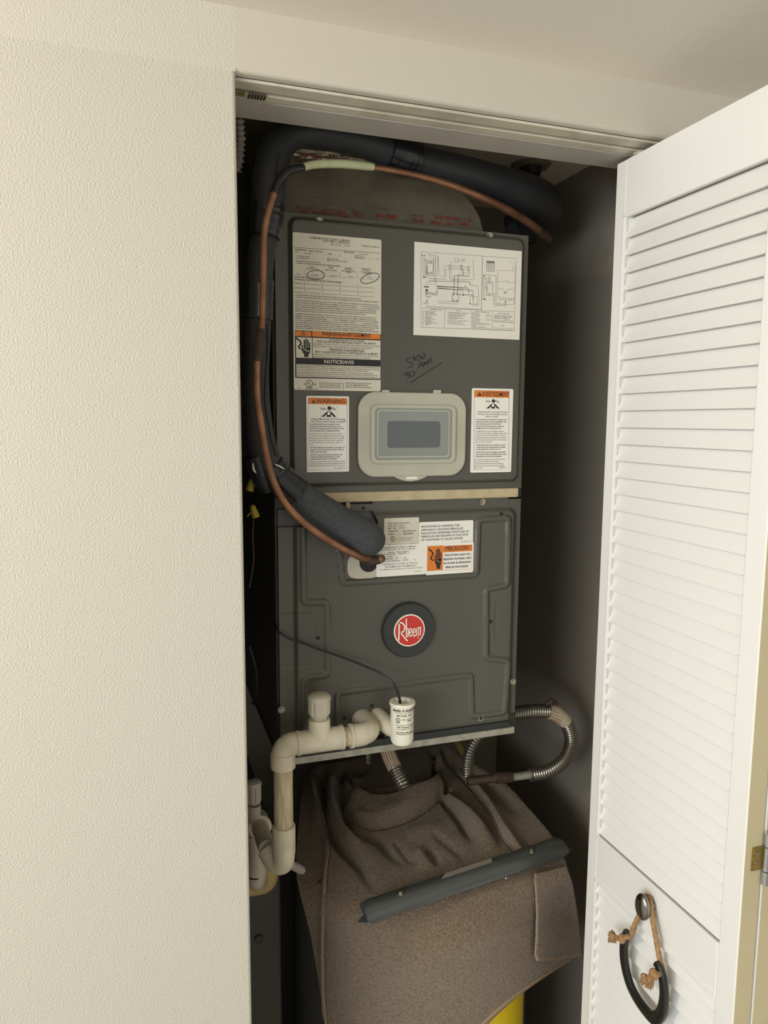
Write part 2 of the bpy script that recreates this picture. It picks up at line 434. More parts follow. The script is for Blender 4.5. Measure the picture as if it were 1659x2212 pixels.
# beige foam gasket strip between the panels
gk = MB(); zg0, zg1 = zl1+.000, zu0-.001
gk.box(F2(640, 1070)[0], YF-.004, zg0, F2(1118, 1070)[0], YF+.010, zg1+.002)
gk.box(F2(747, 1080)[0], YF-.002, F2(750, 1100)[1], F2(756, 1080)[0], YF+.008, zg0)
gk.obj('gasket', 'gasket', ah, bevel=.002)
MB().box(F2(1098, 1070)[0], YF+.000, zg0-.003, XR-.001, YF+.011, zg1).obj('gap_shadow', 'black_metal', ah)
# screws
def screw(px, py, r=.0048):
    p = P(px, py, YF-.001); s = MB(); s.disc(p, (0, -1, 0), r*1.25, .0012, 16); s.disc(p+np.array([0, -.001, 0]), (0, -1, 0), r*.82, .0035, 6)
    s.obj('screw', 'screw_metal', ah)
for q in ((690, 478), (1058, 510), (1042, 1084), (608, 1533), (1108, 1472)): screw(*q)
def hole(px, py, r=.0033, Yh=YF-.0066):
    MB().disc(P(px, py, Yh+.0004), (0, -1, 0), r, .0006, 14).obj('hole', 'black', ah)
for q in ((687, 1378), (1060, 1343), (783, 1238), (803, 1525), (744, 1551), (1083, 1110)): hole(*q, Yh=YF-.0068 if q[0] != 1083 else YF-.0068)
p = P(1038, 1551, YF-.0066); MB().tube([p, p+np.array([0, -.002, 0])], .0052, 18).obj('eyelet', 'screw_metal', ah)
MB().disc(p+np.array([0, -.0022, 0]), (0, -1, 0), .003, .0004, 14).obj('eyelet_hole', 'black', ah)
# bottom: dark lip, galvanised rail, corner foot, drain-cutout plate
a = P(600, 1, YF)
MB().box(XL+.006, YF+.004, HB+.012, XR-.004, YF+.05, zl0+.004).obj('drain_pan', 'black', ah)
b = MB(); z1 = P(900, 1587, .197)[2]; z2 = P(900, 1601, .197)[2]; z3 = P(900, 1614, .197)[2]
MB().box(XL+.02, .199, z2, XR-.016, .24, z1).obj('base_lip', 'black_metal', ah)
MB().box(XL+.02, .196, z3, XR-.008, .215, z2+.001).obj('base_rail', 'galv', ah, bevel=.0012)
a = P(1096, 1543, YF-.002); c = P(1111, 1583, YF-.002)
MB().box(a[0], YF-.003, c[2], c[0]+.002, YF+.03, a[2]).obj('corner_foot', 'black_metal', ah, bevel=.001)
MB().box(F2(738, 1)[0], YF+.006, zl0-.014, F2(905, 1)[0], YF+.009, cutz+.02).obj('drain_plate', 'unit_grey', ah)

# ---- flat print helpers
_fc = {}
def glyphs(s, bold=0.):
    k = (s, bold)
    if k in _fc: return _fc[k]
    cu = bpy.data.curves.new('t', 'FONT'); cu.body = s; cu.offset = bold; cu.resolution_u = 2
    o = bpy.data.objects.new('t', cu); COL.objects.link(o)
    me = bpy.data.meshes.new_from_object(o.evaluated_get(bpy.context.evaluated_depsgraph_get()))
    v = np.array([q.co[:2] for q in me.vertices]) if len(me.vertices) else np.zeros((1, 2)); f = [tuple(p.vertices) for p in me.polygons]
    bpy.data.objects.remove(o); bpy.data.curves.remove(cu); bpy.data.meshes.remove(me)
    _fc[k] = (v, f); return _fc[k]
_hv, _ = glyphs('H'); CAPH = _hv[:, 1].max()
class Print:
    """flat print on a plane of constant Y; coordinates are those of an enlarged crop"""
    def __init__(s, ox, oy, sc, Y, sl=0): s.o = (ox, oy, sc); s.Y = Y; s.b = {}; s.sl = sl
    def w(s, x, y): return P(s.o[0]+x/s.o[2], s.o[1]+y/s.o[2], s.Y)
    def buck(s, m): return s.b.setdefault(m, MB())
    def poly(s, pts, m='ink', l=1):
        v = [s.w(*p) for p in pts]; v = [(a[0], s.Y-.00015*l, a[2]) for a in v]
        s.buck(m).add(v, [tuple(range(len(v)))])
    def rect(s, x0, y0, x1, y1, m='ink', l=1):
        a = s.w(x0, y0); c = s.w(x1, y1); c[2] = s.w(x0, y1-s.sl*(x1-x0))[2]; y = s.Y-.00015*l
        s.buck(m).add([(a[0], y, c[2]), (c[0], y, c[2]), (c[0], y, a[2]), (a[0], y, a[2])], [(0, 1, 2, 3)])
    def line(s, pts, wd, m='ink', l=2):
        q = [s.w(*p) for p in pts]; q = [np.array([a[0], a[2]]) for a in q]; h = wd/2/s.o[2]*m_per_px(s.w(*pts[0])); y = s.Y-.00015*l
        n = len(q); L = []; Rr = []
        for i in range(n):
            tt = q[min(i+1, n-1)]-q[max(i-1, 0)]; tt = tt/(np.linalg.norm(tt)+1e-9); nn = np.array([-tt[1], tt[0]])
            k = 1.
            if 0 < i < n-1:
                t1 = q[i]-q[i-1]; t1 /= np.linalg.norm(t1)+1e-9; k = 1/max(.5, abs(t1 @ tt))
            L.append(q[i]+nn*h*k); Rr.append(q[i]-nn*h*k)
        s.buck(m).add([(a[0], y, a[1]) for a in L]+[(a[0], y, a[1]) for a in Rr], [(i, n+i, n+i+1, i+1) for i in range(n-1)])
    def text(s, st, x0, x1, yb, h, m='ink', bold=.0, l=2, slope=None, flip=False):
        v, f = glyphs(st, bold*.55)
        if not f: return
        a = s.w(x0, yb); xr = s.w(x1, yb)[0]; hh = a[2]-s.w(x0, yb-0+h)[2]
        mn = v[:, 0].min(); mx = v[:, 0].max(); u = (v[:, 0]-mn)/(mx-mn)*(xr-a[0]); z = v[:, 1]/CAPH*hh
        if flip: u = (xr-a[0])-u; z = hh-z
        if slope: z = z+u*slope
        s.buck(m).add(np.stack([a[0]+u, np.full(len(u), s.Y-.00015*l), a[2]+z], -1), f)
    def oval(s, cx, cy, rx, ry, wd, m='ink', l=2, rot=0, a0=0, a1=2*PI, n=28):
        pts = []
        for i in range(n+1):
            th = a0+(a1-a0)*i/n; x = rx*math.cos(th); y = ry*math.sin(th)
            pts.append((cx+x*math.cos(rot)-y*math.sin(rot), cy+x*math.sin(rot)+y*math.cos(rot)))
        s.line(pts, wd, m, l)
    def blob(s, cx, cy, rx, ry, m='ink', l=1, n=20): s.poly([(cx+rx*math.cos(2*PI*i/n), cy-ry*math.sin(2*PI*i/n)) for i in range(n)], m, l)
    def base(s, x0, y0, x1, y1, m, name, r=6, lab=None, parent=None):
        a = s.w(x0, y0); c = s.w(x1, y1); rr = r/s.o[2]*m_per_px(a); pts = []
        for (cx, cz, a0) in ((c[0]-rr, a[2]-rr, 0), (a[0]+rr, a[2]-rr, PI/2), (a[0]+rr, c[2]+rr, PI), (c[0]-rr, c[2]+rr, 1.5*PI)):
            for k in range(5): th = a0+PI/2*k/4; pts.append((cx+rr*math.cos(th), cz+rr*math.sin(th)))
        s.lab = MB().prism(pts, 1, s.Y-.0001, s.Y+.0012).obj(name, m, parent or ah)
        if lab: s.lab['label'] = lab
    def done(s, names=None):
        nm = {'ink': 'black_print', 'ink_soft': 'grey_print', 'ink_faint': 'faint_print', 'orange': 'orange_band', 'label_white': 'white_print', 'paper': 'white_print', 'cloud_grey': 'smoke_print', 'marker': 'marker_ring', 'red_ink': 'red_print'}
        for m, b in s.b.items():
            tag(b.obj((names or {}).get(m, nm.get(m, 'print')), m, s.lab, fix=False), kind='stuff')
YP = YF-.0088      # face of the raised upper panel's labels
def ul(p, cx, cy, r, wd, h='ink'):
    p.oval(cx, cy, r, r, wd, h); p.text('U', cx-r*.55, cx+r*.02, cy+r*.15, r*.75, h, .02); p.text('L', cx+r*.08, cx+r*.55, cy+r*.55, r*.75, h, .02)

# ---- rating label
A = Print(600, 480, 5.82, YP, .018)
A.base(186, 122, 1293, 2128, 'paper', 'rating_label', 22, 'tall cream data label with two values circled in black marker')
def T(s, x0, x1, yb, h, m='ink_soft', b=.01): A.text(s, x0, x1, yb, h, m, b)
T('RHEEM MANUFACTURING COMPANY', 405, 912, 205, 26, b=.012); T('FORT SMITH, ARKANSAS', 567, 905, 247, 26, b=.012)
T('MFG. DATE     07/2015', 675, 912, 290, 20, 'ink_faint', .012); T('ASSEMBLED IN MEXICO', 1052, 1280, 305, 16)
A.line([(203, 317), (1280, 388)], 4, 'ink')
T('MODEL/MODELE #', 218, 360, 350, 17, 'ink', .02); T('RBHP-17J00SH2', 390, 570, 372, 23, 'ink_faint', .02)
T('SERIAL/EN SERIE #', 832, 968, 383, 15, 'ink', .02); T('W281507990', 1015, 1140, 408, 18, 'ink_faint')
T('VOLTS', 222, 270, 380, 16, 'ink', .02); T('208/240', 330, 415, 398, 18, 'ink_faint'); T('PHASE', 628, 680, 408, 17, 'ink', .02)
T('1   /   60', 712, 790, 425, 17, 'ink_faint'); T('MOTOR VOLTS, A', 970, 1085, 430, 15, 'ink', .02); T('MOTEUR PILOTE, A', 970, 1100, 455, 15, 'ink', .02)
T('15   /   20', 1150, 1270, 465, 16, 'ink_faint')
T('TOTAL NOMINAL CURRENT', 230, 402, 432, 14); T('COURANT NOMINAL TOTAL', 230, 402, 456, 14); T('AMPS EXCLUDING HEAT', 617, 762, 462, 14)
T("AMPERES A L'EXCLUSION DE LA CHALEUR", 617, 873, 485, 15)
T('SINGLE SUPPLY CIRCUIT ELECTRICAL DATA:', 230, 540, 494, 15, 'ink'); T("CHOISISSEZ LES DONNEES ELECTRIQUES DE CIRCUIT D'APPROVISIONNEMENT", 230, 792, 520, 16, 'ink')
for x0, x1, y, L_ in ((350, 525, 553, ('', 'HEATER KW', 'KW ELEMENTS DE CHAUFFAGE')), (590, 745, 570, ('HEATER AMPS', 'AMPS', 'ELEMENTS DE CHAUFFAGE')),
                      (805, 980, 582, ('MINIMUM BRANCH', 'CIRCUIT AMPACITY', 'AMPACITE MINIMUM DE CIRCUIT', 'DE BRANCHE')), (1045, 1180, 592, ('MAXIMUM OVERCURRENT', 'PROTECTION', 'LA PROTECTION MAXIMUM', 'DE SURINTENSITE'))):
    for i, s_ in enumerate(L_):
        if s_:
            q = len(s_)/max(map(len, L_)); c = (x0+x1)/2; T(s_, c-(x1-x0)/2*q, c+(x1-x0)/2*q, y+18*i, 13, 'ink')
T('TOTAL', 233, 285, 660, 17, 'ink'); T('3.7/4.9', 430, 510, 668, 20, 'ink_faint'); T('18.0/21.0', 655, 755, 678, 18, 'ink_faint'); T('25/30', 890, 945, 690, 16, 'ink_faint'); T('30/30', 1128, 1182, 702, 16, 'ink_faint')
T('MULTIPLE SUPPLY CIRCUIT ELECTRICAL DATA:', 212, 578, 695, 18, 'ink', .02); T("DONNEES ELECTRIQUES DE CIRCUIT MULTIPLE D'APPROVISIONNEMENT", 212, 812, 727, 18, 'ink', .02)
for i, y in enumerate((775, 832, 887)):
    T('CIRCUIT #%d' % (i+1), 212, 313, y, 16, 'ink', .01)
    for x0 in (343, 570, 797, 1018): A.line([(x0, y+2+(x0-343)*.06), (x0+(200 if x0 < 1000 else 195), y+13+(x0-343)*.06)], 3.5, 'ink_soft')
for x0 in (333, 560, 783, 1005): A.line([(336+(x0-340), 660-60+(x0-340)*.06), (336+(x0-340), 725-60+(x0-340)*.06)], 3.5); A.line([(x0, 740+(x0-340)*.06), (x0+3, 893+(x0-340)*.06)], 3.5)
for x0 in (337, 560, 785, 1010): A.line([(x0+5, 665+(x0-337)*.065), (x0+195, 676+(x0-337)*.065)], 3, 'ink_soft')
W1 = 'UNIT MAY BE SUPPLIED WITH SINGLE OR MULTIPLE OR ANY SUPPLEMENTAL OVERCURRENT PROTECTION DEVICES.'
body = [(922, 215, 1048, '* '+W1), (950, 215, 1265, "* L'UNITE PEUT ETRE FOURNIE AVEC SIMPLE OU LE MULTIPLE LES DISPOSITIFS SUPPLEMENTAIRES DE PROTECTION DE SURINTENSITE DE AMPERES."),
 (990, 217, 1262, 'INDOOR BLOWER MOTOR LOAD INCLUDED IN CIRCUIT #1 OR TOTAL SUPPLY WIRE MUST BE RATED AT 75C MINIMUM COPPER CONDUCTORS ONLY UNIT HAS'),
 (1017, 217, 1280, 'INTEGRAL CONTROLLER TO LIMIT OUTLET TEMPERATURE TO 200F MAXIMUM. TEST EXTERNAL STATIC RANGE 1 TO      1.0   IN. W.C. HEAT PUMP & ELECTRIC'),
 (1043, 217, 1275, 'HEAT, ONLY WITH ELECTRIC HEATERS. CLEARANCE TO COMBUSTIBLE MATERIAL TO BE 0 IN. TO UNIT CASING AND       0       IN. TO PLENUM AND DUCT FOR'),
 (1069, 217, 1235, 'FIRST 36 IN. MODELS HAVE INTEGRAL CIRCUIT BREAKERS WHICH PROVIDE SUPPLEMENTARY OVERCURRENT PROTECTION AND SERVE AS A MAINTENANCE'),
 (1096, 220, 1240, 'DISCONNECT. SUPPLY CIRCUIT NOT TO EXCEED 120 VOLTS TO GROUND ON SINGLE PHASE UNITS. REPLACE LINE SIDE BREAKER COVER(S) AFTER MAKING'),
 (1122, 220, 1105, 'WIRING CONNECTIONS TO BREAKER(S). IF BLOWER CONTROL ASSEMBLY REQUIRES REMOVAL, SEE WARNING HAZARDOUS VOLTAGE'),
 (1158, 220, 1230, 'CHARGEMENT DU MOTEUR SOUFFLEUR INTERNE INCLUS DANS LE CIRCUIT #1 OU CAPACITE DU CABLAGE D ALIMENTATION TOTAL DOIT ETRE DE 75C AU'),
 (1185, 220, 1240, 'MINIMUM DE CONDUCTEURS DE CUIVRE SEULEMENT. L UNITE A LE CONTROLE INTEGRAL QUI CONTROLE LIMITER LA TEMPERATURE DE SORTIE A 200F.'),
 (1211, 220, 1265, 'MAXIMUM DE 1 TESTES RANGEABLE STATIQUE EXTERNE    1.0     1.0   PO/ IN. (THERMOPOMPE ET CHAUFFAGE ELECTRIQUE) UNITES AVEC CHAUFFAGES'),
 (1237, 220, 1248, 'ELECTRIQUES. LE DEGAGEMENT AUX MATIERES COMBUSTIBLES DOIT ETRE DE 0 po AU BOITIER DE L UNITE ET DE          0        po AU PLENUM ET CONDUIT'),
 (1264, 220, 1265, 'POUR LES 36 PREMIERS po. LES MODELES DISPOSENT DE DISJONCTEURS INTEGRES QUI FOURNISSENT UNE PROTECTION SUPPLEMENTAIRE DE SURINTENSITE'),
 (1290, 222, 1268, 'DU COURANT ET SERVENT DE SECTIONNEUR D ENTRETIEN. LE CIRCUIT D ALIMENTATION NE DOIT PAS DEPASSER 120 VOLTS MONOPHASES, SUR UNITES'),
 (1314, 222, 1210, 'MONOPHASES. REMPLACER LE(S) COUVERCLE(S) DU DISJONCTEUR DU COTE SECTEUR APRES AVOIR EFFECTUE LA CONNEXION DES CABLAGES AUX'),
 (1338, 222, 1270, 'DISJONCTEURS. SI L ASSEMBLAGE DE CONTROLE DU VENTILATEUR A BESOIN D ETRE DESASSEMBLE, CONSULTER AVERTISSEMENT DE TENSION DANGEREUSE.')]
for yb, x0, x1, s_ in body: T(s_, x0, x1, yb, 14.5, 'ink', .012)
def circ(cx, cy, rx, ry, rot): A.oval(cx, cy, rx, ry, 7, 'marker', 4, rot)
circ(478, 665, 110, 58, .0); circ(1160, 706, 122, 55, -.32)
# hazard block
A.rect(214, 1352, 1293, 1372, 'ink'); A.rect(214, 1358, 1293, 1975, 'ink', 1)
A.rect(220, 1366, 421, 1434, 'orange', 2); A.rect(433, 1369, 1287, 1453, 'orange', 2)
A.rect(229, 1444, 430, 1705, 'paper', 2); A.rect(437, 1452, 1289, 1720, 'paper', 2); A.rect(233, 1784, 1288, 1962, 'paper', 2)
A.line([(290, 1418), (322, 1368), (354, 1420), (290, 1418)], 5, 'ink', 3); A.text('!', 318, 326, 1414, 32, 'ink', .02, 3)
A.text('WARNING/AVERTISSEMENT', 552, 1174, 1424, 50, 'ink', .03, 3)
for s_, x0, x1, yb, h, bd in (('HAZARDOUS VOLTAGE', 648, 1083, 1487, 23, .02), ('CAN CAUSE SEVERE PERSONAL INJURY OR DEATH.', 486, 1236, 1510, 24, .03), ('DISCONNECT THE REMOTE ELECTRICAL POWER SUPPLY BEFORE SERVICING. MORE THAN', 444, 1280, 1540, 19, .0),
    ('ONE DISCONNECT SWITCH MAY BE REQUIRED TO DE-ENERGIZE THIS EQUIPMENT.', 444, 1195, 1570, 19, .0), ('TENSION DANGEREUSE', 642, 1088, 1618, 30, .03), ('PEUT CAUSER DES LESIONS CORPORELLES OU LA MORT', 468, 1256, 1642, 24, .03),
    ("DEBRANCHER L'ALIMENTATION ELECTRIQUE A DISTANCE AVANT L'ENTRETIEN. PLUS D'UN INTERRUPTEUR", 444, 1266, 1670, 17, .0), ("DE SECTIONNEMENT POURRAIT ETRE REQUIS POUR METTRE L'EQUIPEMENT HORS FONCTION", 444, 1160, 1700, 17, .0)):
    A.text(s_, x0, x1, yb, h, 'ink' if bd else 'ink_soft', bd, 3)
A.text('NOTICE/AVIS', 584, 954, 1772, 42, 'paper', .03, 3)
for i, (s_, x1) in enumerate((('SEE INSTALLATION MANUAL FOR SPECIFIC INFORMATION BEFORE INSTALLING UNIT. YOU MUST FOLLOW THE INSTALLATION AND OPERATING INSTRUCTIONS', 1268), ('PROVIDED WITH THIS UNIT. FAILURE TO DO SO MAY RESULT IN IMPROPER INSTALLATION, ADJUSTMENT, SERVICE AND MAINTENANCE, POSSIBLY CAUSING FIRE,', 1276),
    ('ELECTRIC SHOCK, PERSONAL INJURY OR PROPERTY DAMAGE. FOR SERVICE AND MAINTENANCE, CONSULT A QUALIFIED SERVICE COMPANY.', 1145), ('CONSULTER LE MANUEL D INSTALLATION POUR OBTENIR LES INFORMATIONS SPECIFIQUES AVANT D INSTALLER L UNITE. VOUS DEVEZ SUIVRE LES', 1195),
    ('INSTRUCTIONS D INSTALLATION ET D OPERATION FOURNIES AVEC CETTE UNITE. A DEFAUT DE SUIVRE LES INSTRUCTIONS, IL POURRAIT EN RESULTER UNE', 1248), ('INSTALLATION, UN AJUSTEMENT, UN SERVICE ET UN ENTRETIEN INADEQUATS POUVANT CAUSER UN INCENDIE, UN CHOC ELECTRIQUE, DES LESIONS', 1208), ('CORPORELLES OU DES DOMMAGES MATERIELS. POUR UN SERVICE ET ENTRETIEN, CONSULTEZ UNE ENTREPRISE DE SERVICE QUALIFIEE.', 1130))):
    A.text(s_, 240, x1, 1808+i*24.3+(4 if i > 2 else 0), 14, 'ink', .01, 3)
A.text('92-23464-01-07', 1188, 1284, 1962, 11, 'ink', .02, 3)
ul(A, 397, 2028, 42, 7); A.text('C', 328, 345, 2046, 22, 'ink', .03); A.text('US', 445, 480, 2050, 22, 'ink', .03); A.text('LISTED', 352, 440, 2100, 24, 'ink', .03); A.text('7941', 456, 504, 2104, 14, 'ink_soft'); A.text('MRC', 250, 290, 2096, 14, 'ink_soft')
for i, (a, c) in enumerate((('SECTION OF FAN COIL UNIT ALSO LISTED', 'SECTION DE VENTILO-CONVECTEUR AUSSI LISTE'), ('SECTION OF HEAT PUMP ALSO LISTED', 'SECTION DE THERMOPOMPE AUSSI LISTE'), ('ELECTRIC CENTRAL HEATING FURNACE', 'APPAREIL DE CHAUFFAGE ELECTRIQUE CENTRAL'))):
    A.text(a, 523, (808, 788, 793)[i], 2030+25*i, 15, 'ink', .01); A.text(c, 850, (1175, 1128, 1178)[i], 2030+25*i, 15, 'ink', .01)
A.line([(823, 2018), (824, 2100)], 4)
A.done()

# ---- wiring diagram
B = Print(840, 480, 4.879, YP)
B.base(270, 205, 1376, 1240, 'paper_white', 'wiring_diagram', 2, 'white sheet with an electrical wiring diagram')
K = 'ink_soft'
def bl(*pts, w_=2.4, m=K): B.line(list(pts), w_, m)
fr = [(340, 310), (1343, 383), (1320, 1142), (337, 1108), (340, 310)]; bl(*fr, w_=2.6)
bl((343, 905), (972, 925)); bl((975, 930), (1322, 945)); bl((985, 357), (974, 930), w_=4); bl((588, 915), (584, 1112)); bl((874, 930), (869, 1125)); bl((1091, 942), (1085, 1132)); bl((1090, 1032), (1320, 1040)); bl((1088, 1112), (1320, 1122))
for q in ([(395, 335), (500, 345), (515, 360), (512, 568), (585, 573), (588, 455), (630, 458)], [(415, 350), (490, 358), (495, 660), (380, 652)], [(430, 372), (470, 378), (480, 640), (385, 632)], [(397, 400), (397, 560), (462, 565), (465, 405), (397, 400)],
          [(412, 545), (416, 618), (865, 632), (862, 668), (940, 672), (945, 780)], [(432, 545), (433, 595), (600, 600), (600, 505), (630, 503)], [(650, 462), (770, 465)], [(650, 488), (770, 494)], [(780, 470), (845, 475)], [(780, 498), (845, 500)],
          [(638, 500), (640, 612), (770, 620), (850, 628)], [(655, 410), (657, 597), (900, 608), (903, 545)], [(890, 390), (892, 585)], [(690, 380), (730, 383), (735, 418), (693, 418), (690, 380)], [(735, 408), (790, 405)], [(768, 388), (805, 390), (800, 415), (768, 388)],
          [(765, 430), (768, 535), (820, 540), (842, 510)], [(520, 365), (528, 510), (540, 560)], [(355, 350), (362, 570)], [(372, 350), (378, 570)], [(385, 395), (390, 575)],
          [(510, 830), (720, 842)], [(510, 850), (720, 862), (720, 820)], [(355, 855), (380, 860), (395, 820), (420, 800)], [(855, 780), (950, 790), (950, 868), (858, 862), (855, 780)], [(890, 785), (888, 865)], [(930, 790), (928, 868)], [(868, 870), (930, 882)]): bl(*q)
for q in ([(685, 760), (690, 563), (842, 572), (845, 520)], [(722, 762), (730, 553), (787, 556), (785, 500)], [(390, 740), (500, 750), (505, 675), (840, 695), (842, 735)], [(390, 755), (508, 768), (518, 695), (780, 718), (783, 770)], [(390, 705), (390, 782), (445, 788)], [(405, 705), (405, 750)], [(730, 700), (885, 722), (888, 830)], [(740, 762), (885, 768)]): bl(*q, w_=4.5, m='ink')
for q in ((668, 752, 738, 835),): bl((q[0], q[1]), (q[2], q[1]+4), (q[2]-2, q[3]), (q[0]-2, q[3]-4), (q[0], q[1]), w_=3.5)
for cx, cy in ((683, 762), (722, 765), (681, 825), (719, 828)): B.oval(cx, cy, 8, 9, 3, K, n=10)
for cx, cy in ((638, 475), (765, 480), (840, 488)): B.oval(cx, cy, 9, 26, 3.4, K, n=14)
for x in (412, 432, 446): bl((x, 405), (x+1, 440), w_=6); bl((x, 525), (x+1, 550), w_=6)
for x, y in ((352, 348), (374, 350), (387, 395), (362, 578), (376, 580), (388, 581), (995, 566), (1010, 567), (1020, 594), (993, 812), (1005, 813), (1017, 814), (805, 676), (855, 652), (842, 735), (783, 770), (852, 858)): B.blob(x, y, 5, 7, 'ink', 2, 8)
B.rect(368, 673, 421, 686, K, 2); B.rect(385, 708, 411, 724, K, 2); B.oval(403, 845, 9, 18, 3, K, n=12)
for y in np.linspace(545, 400, 8): B.oval(402, y*.55+180+60, 8, 5, 2, K, n=8)
# right half
for q in ([(1030, 408), (1112, 413), (1110, 522), (1030, 516), (1030, 408)], [(1000, 552), (1130, 562), (1128, 845), (1165, 850), (1165, 810), (1290, 818)], [(1035, 625), (1095, 630), (1090, 778), (1028, 772), (1035, 625)], [(1145, 795), (1148, 505), (1320, 515)], [(1335, 455), (1320, 870)],
          [(1145, 625), (1230, 630), (1240, 610), (1255, 632), (1322, 636)], [(1145, 698), (1200, 705), (1225, 748), (1255, 705), (1322, 710)], [(1148, 790), (1265, 798), (1300, 822), (1318, 820)], [(1270, 822), (1315, 798)], [(1100, 745), (1100, 860), (1310, 868)], [(1112, 745), (1115, 845)],
          [(1228, 820), (1228, 880), (1120, 876), (1110, 900)], [(990, 580), (995, 810)], [(1003, 580), (1008, 810)], [(1020, 600), (1020, 690)], [(1310, 470), (1300, 500), (1320, 505)], [(1262, 425), (1285, 415)], [(1325, 425), (1322, 445)]): bl(*q)
for i in range(1, 10): bl((1030, 408+i*11), (1112, 413+i*11), w_=2)
bl((1055, 412), (1054, 518)); bl((1080, 412), (1079, 520)); B.rect(1030, 408, 1112, 430, 'ink_faint', 1)
for x in (1045, 1058, 1072): bl((x, 570), (x, 655), w_=3); bl((x, 745), (x, 775), w_=4)
B.oval(1225, 745, 13, 12, 3, K, n=12); B.oval(1228, 840, 7, 12, 3, K, n=10); B.oval(1031, 700, 10, 18, 2.5, K, n=10)
B.text('COMPONENT CODE', 430, 555, 925, 12, K); B.text('NOTES', 705, 755, 938, 12, K); B.text('WIRING INFORMATION', 908, 1058, 948, 11, K); B.text('WIRE COLOR CODE', 1145, 1268, 966, 12, K)
B.text('WHEN MAKING INCREASING HEATERS CHANGE LINE VOLTAGE CONNECTION AT CORRECT POSITION AND NOTE THE OPTION KIT USED', 390, 970, 892, 9, K)
for i, s_ in enumerate(('BLOWER CONTROL (IBC)', 'CONTROL TERMINAL', 'CONTROL TRANSFORMER', 'ELECTRIC HEATER CONTROL', 'GROUND', 'HEATER ELEMENT', 'HEATER RELAY', 'INDOOR BLOWER MOTOR', 'LOW VOLTAGE', 'MOTOR TERMINAL', 'THERMAL ALARM FUSE LIMIT', 'HIGH LIMIT CTL', 'WIRE NUT')):
    B.text(s_, 380, 380+5.6*len(s_), 940+12*i, 8.5, K); B.text('ABCD'[i % 4]+'X', 354, 366, 940+12*i, 8.5, K)
for i, s_ in enumerate(('1. CONNECT WIRING WHEN UNIT UTILIZES FACTORY', 'ELECTRICAL DEVICES MEETING THE CODE.', '2. WHEN ALSO MEETS THE SERVICE LOAD', 'USE ALSO MULTIPLE TAP 208V.', '3. TRANSFORMER WIRED FOR 240 VOLT', 'FOR 208 VOLT SEE TAP', '4. CONNECT JUMPER TO CONTINUOUS OPERATION', '5. CONNECT JUMPER TO HEAT PUMP', '6. ALWAYS USE COPPER CONDUCTORS ONLY')):
    B.text(s_, 612+(i in (1, 3, 5))*16, 612+5.4*len(s_), (952, 966, 980, 992, 1008, 1020, 1036, 1055, 1074)[i], 8.5, K)
for i, s_ in enumerate(('LINE VOLTAGE', 'FACTORY STANDARD', 'FACTORY OPTION', 'FIELD INSTALLED', 'LOW VOLTAGE', 'FACTORY STANDARD', 'FACTORY OPTION', 'REPLACEMENT WIRE', 'MUST BE THE SAME SIZE AND TYPE OF', 'INSULATION AS ORIGINAL (105 C MIN)', 'WARNING', 'CABINET MUST BE PERMANENTLY', 'GROUNDED AND CONFORM TO LOCAL CODES')):
    B.text(s_, 878, 878+5.4*len(s_), 960+13.2*i, 8, K)
for y in (975, 984, 997, 1022, 1035): bl((1015, y), (1076, y+2), w_=2.2)
for i in range(4): B.text('BK BLACK  GR GREEN  PR PURPLE  RD RED'[:30-3*i], 1110, 1305-10*i, 984+11*i, 8.5, K)
B.text('ELECTRICAL WIRING DIAGRAM', 1100, 1312, 1052, 11, K); B.text('J003', 1183, 1217, 1095, 12, K); B.text('90-24072-24-00     REV 01', 1098, 1300, 1136, 9, K)
B.done()

# ---- handwriting on the bare panel
Hn = Print(840, 480, 4.879, YP+.0012); Hn.lab = empty('marker_handwriting'); Hn.lab.parent = ah; Hn.lab['label'] = 'black marker handwriting reading 5 KW 30 Amps, underlined'
def hl(*p): Hn.line(cr(p, 4) if len(p) > 2 else list(p), 9, 'marker')
hl((232, 1425), (190, 1440), (178, 1452)); hl((178, 1452), (205, 1478), (232, 1475), (250, 1498), (235, 1525), (205, 1528)); hl((235, 1452), (241, 1458))
hl((262, 1400), (258, 1430), (272, 1465)); hl((318, 1395), (280, 1430), (262, 1440)); hl((268, 1435), (300, 1452), (322, 1458)); hl((322, 1390), (318, 1420), (338, 1440), (352, 1405)); hl((352, 1405), (358, 1438), (378, 1420), (378, 1390), (350, 1378))
hl((312, 1538), (318, 1500), (345, 1475), (348, 1505), (362, 1525)); hl((318, 1515), (352, 1505)); hl((362, 1525), (362, 1490), (375, 1480), (382, 1510)); hl((382, 1510), (382, 1480), (395, 1475), (402, 1498)); hl((405, 1465), (412, 1510)); hl((405, 1465), (425, 1450), (430, 1472), (412, 1482)); hl((458, 1432), (435, 1438), (450, 1455), (455, 1475), (438, 1482))
hl((150, 1605), (200, 1578), (205, 1590), (182, 1612)); hl((182, 1612), (215, 1610), (205, 1640), (190, 1655)); hl((240, 1575), (222, 1600), (232, 1630), (262, 1612), (272, 1580), (240, 1575)); hl((286, 1565), (291, 1571))
hl((225, 1693), (560, 1478))
Hn.done({'marker': 'ink_strokes'})

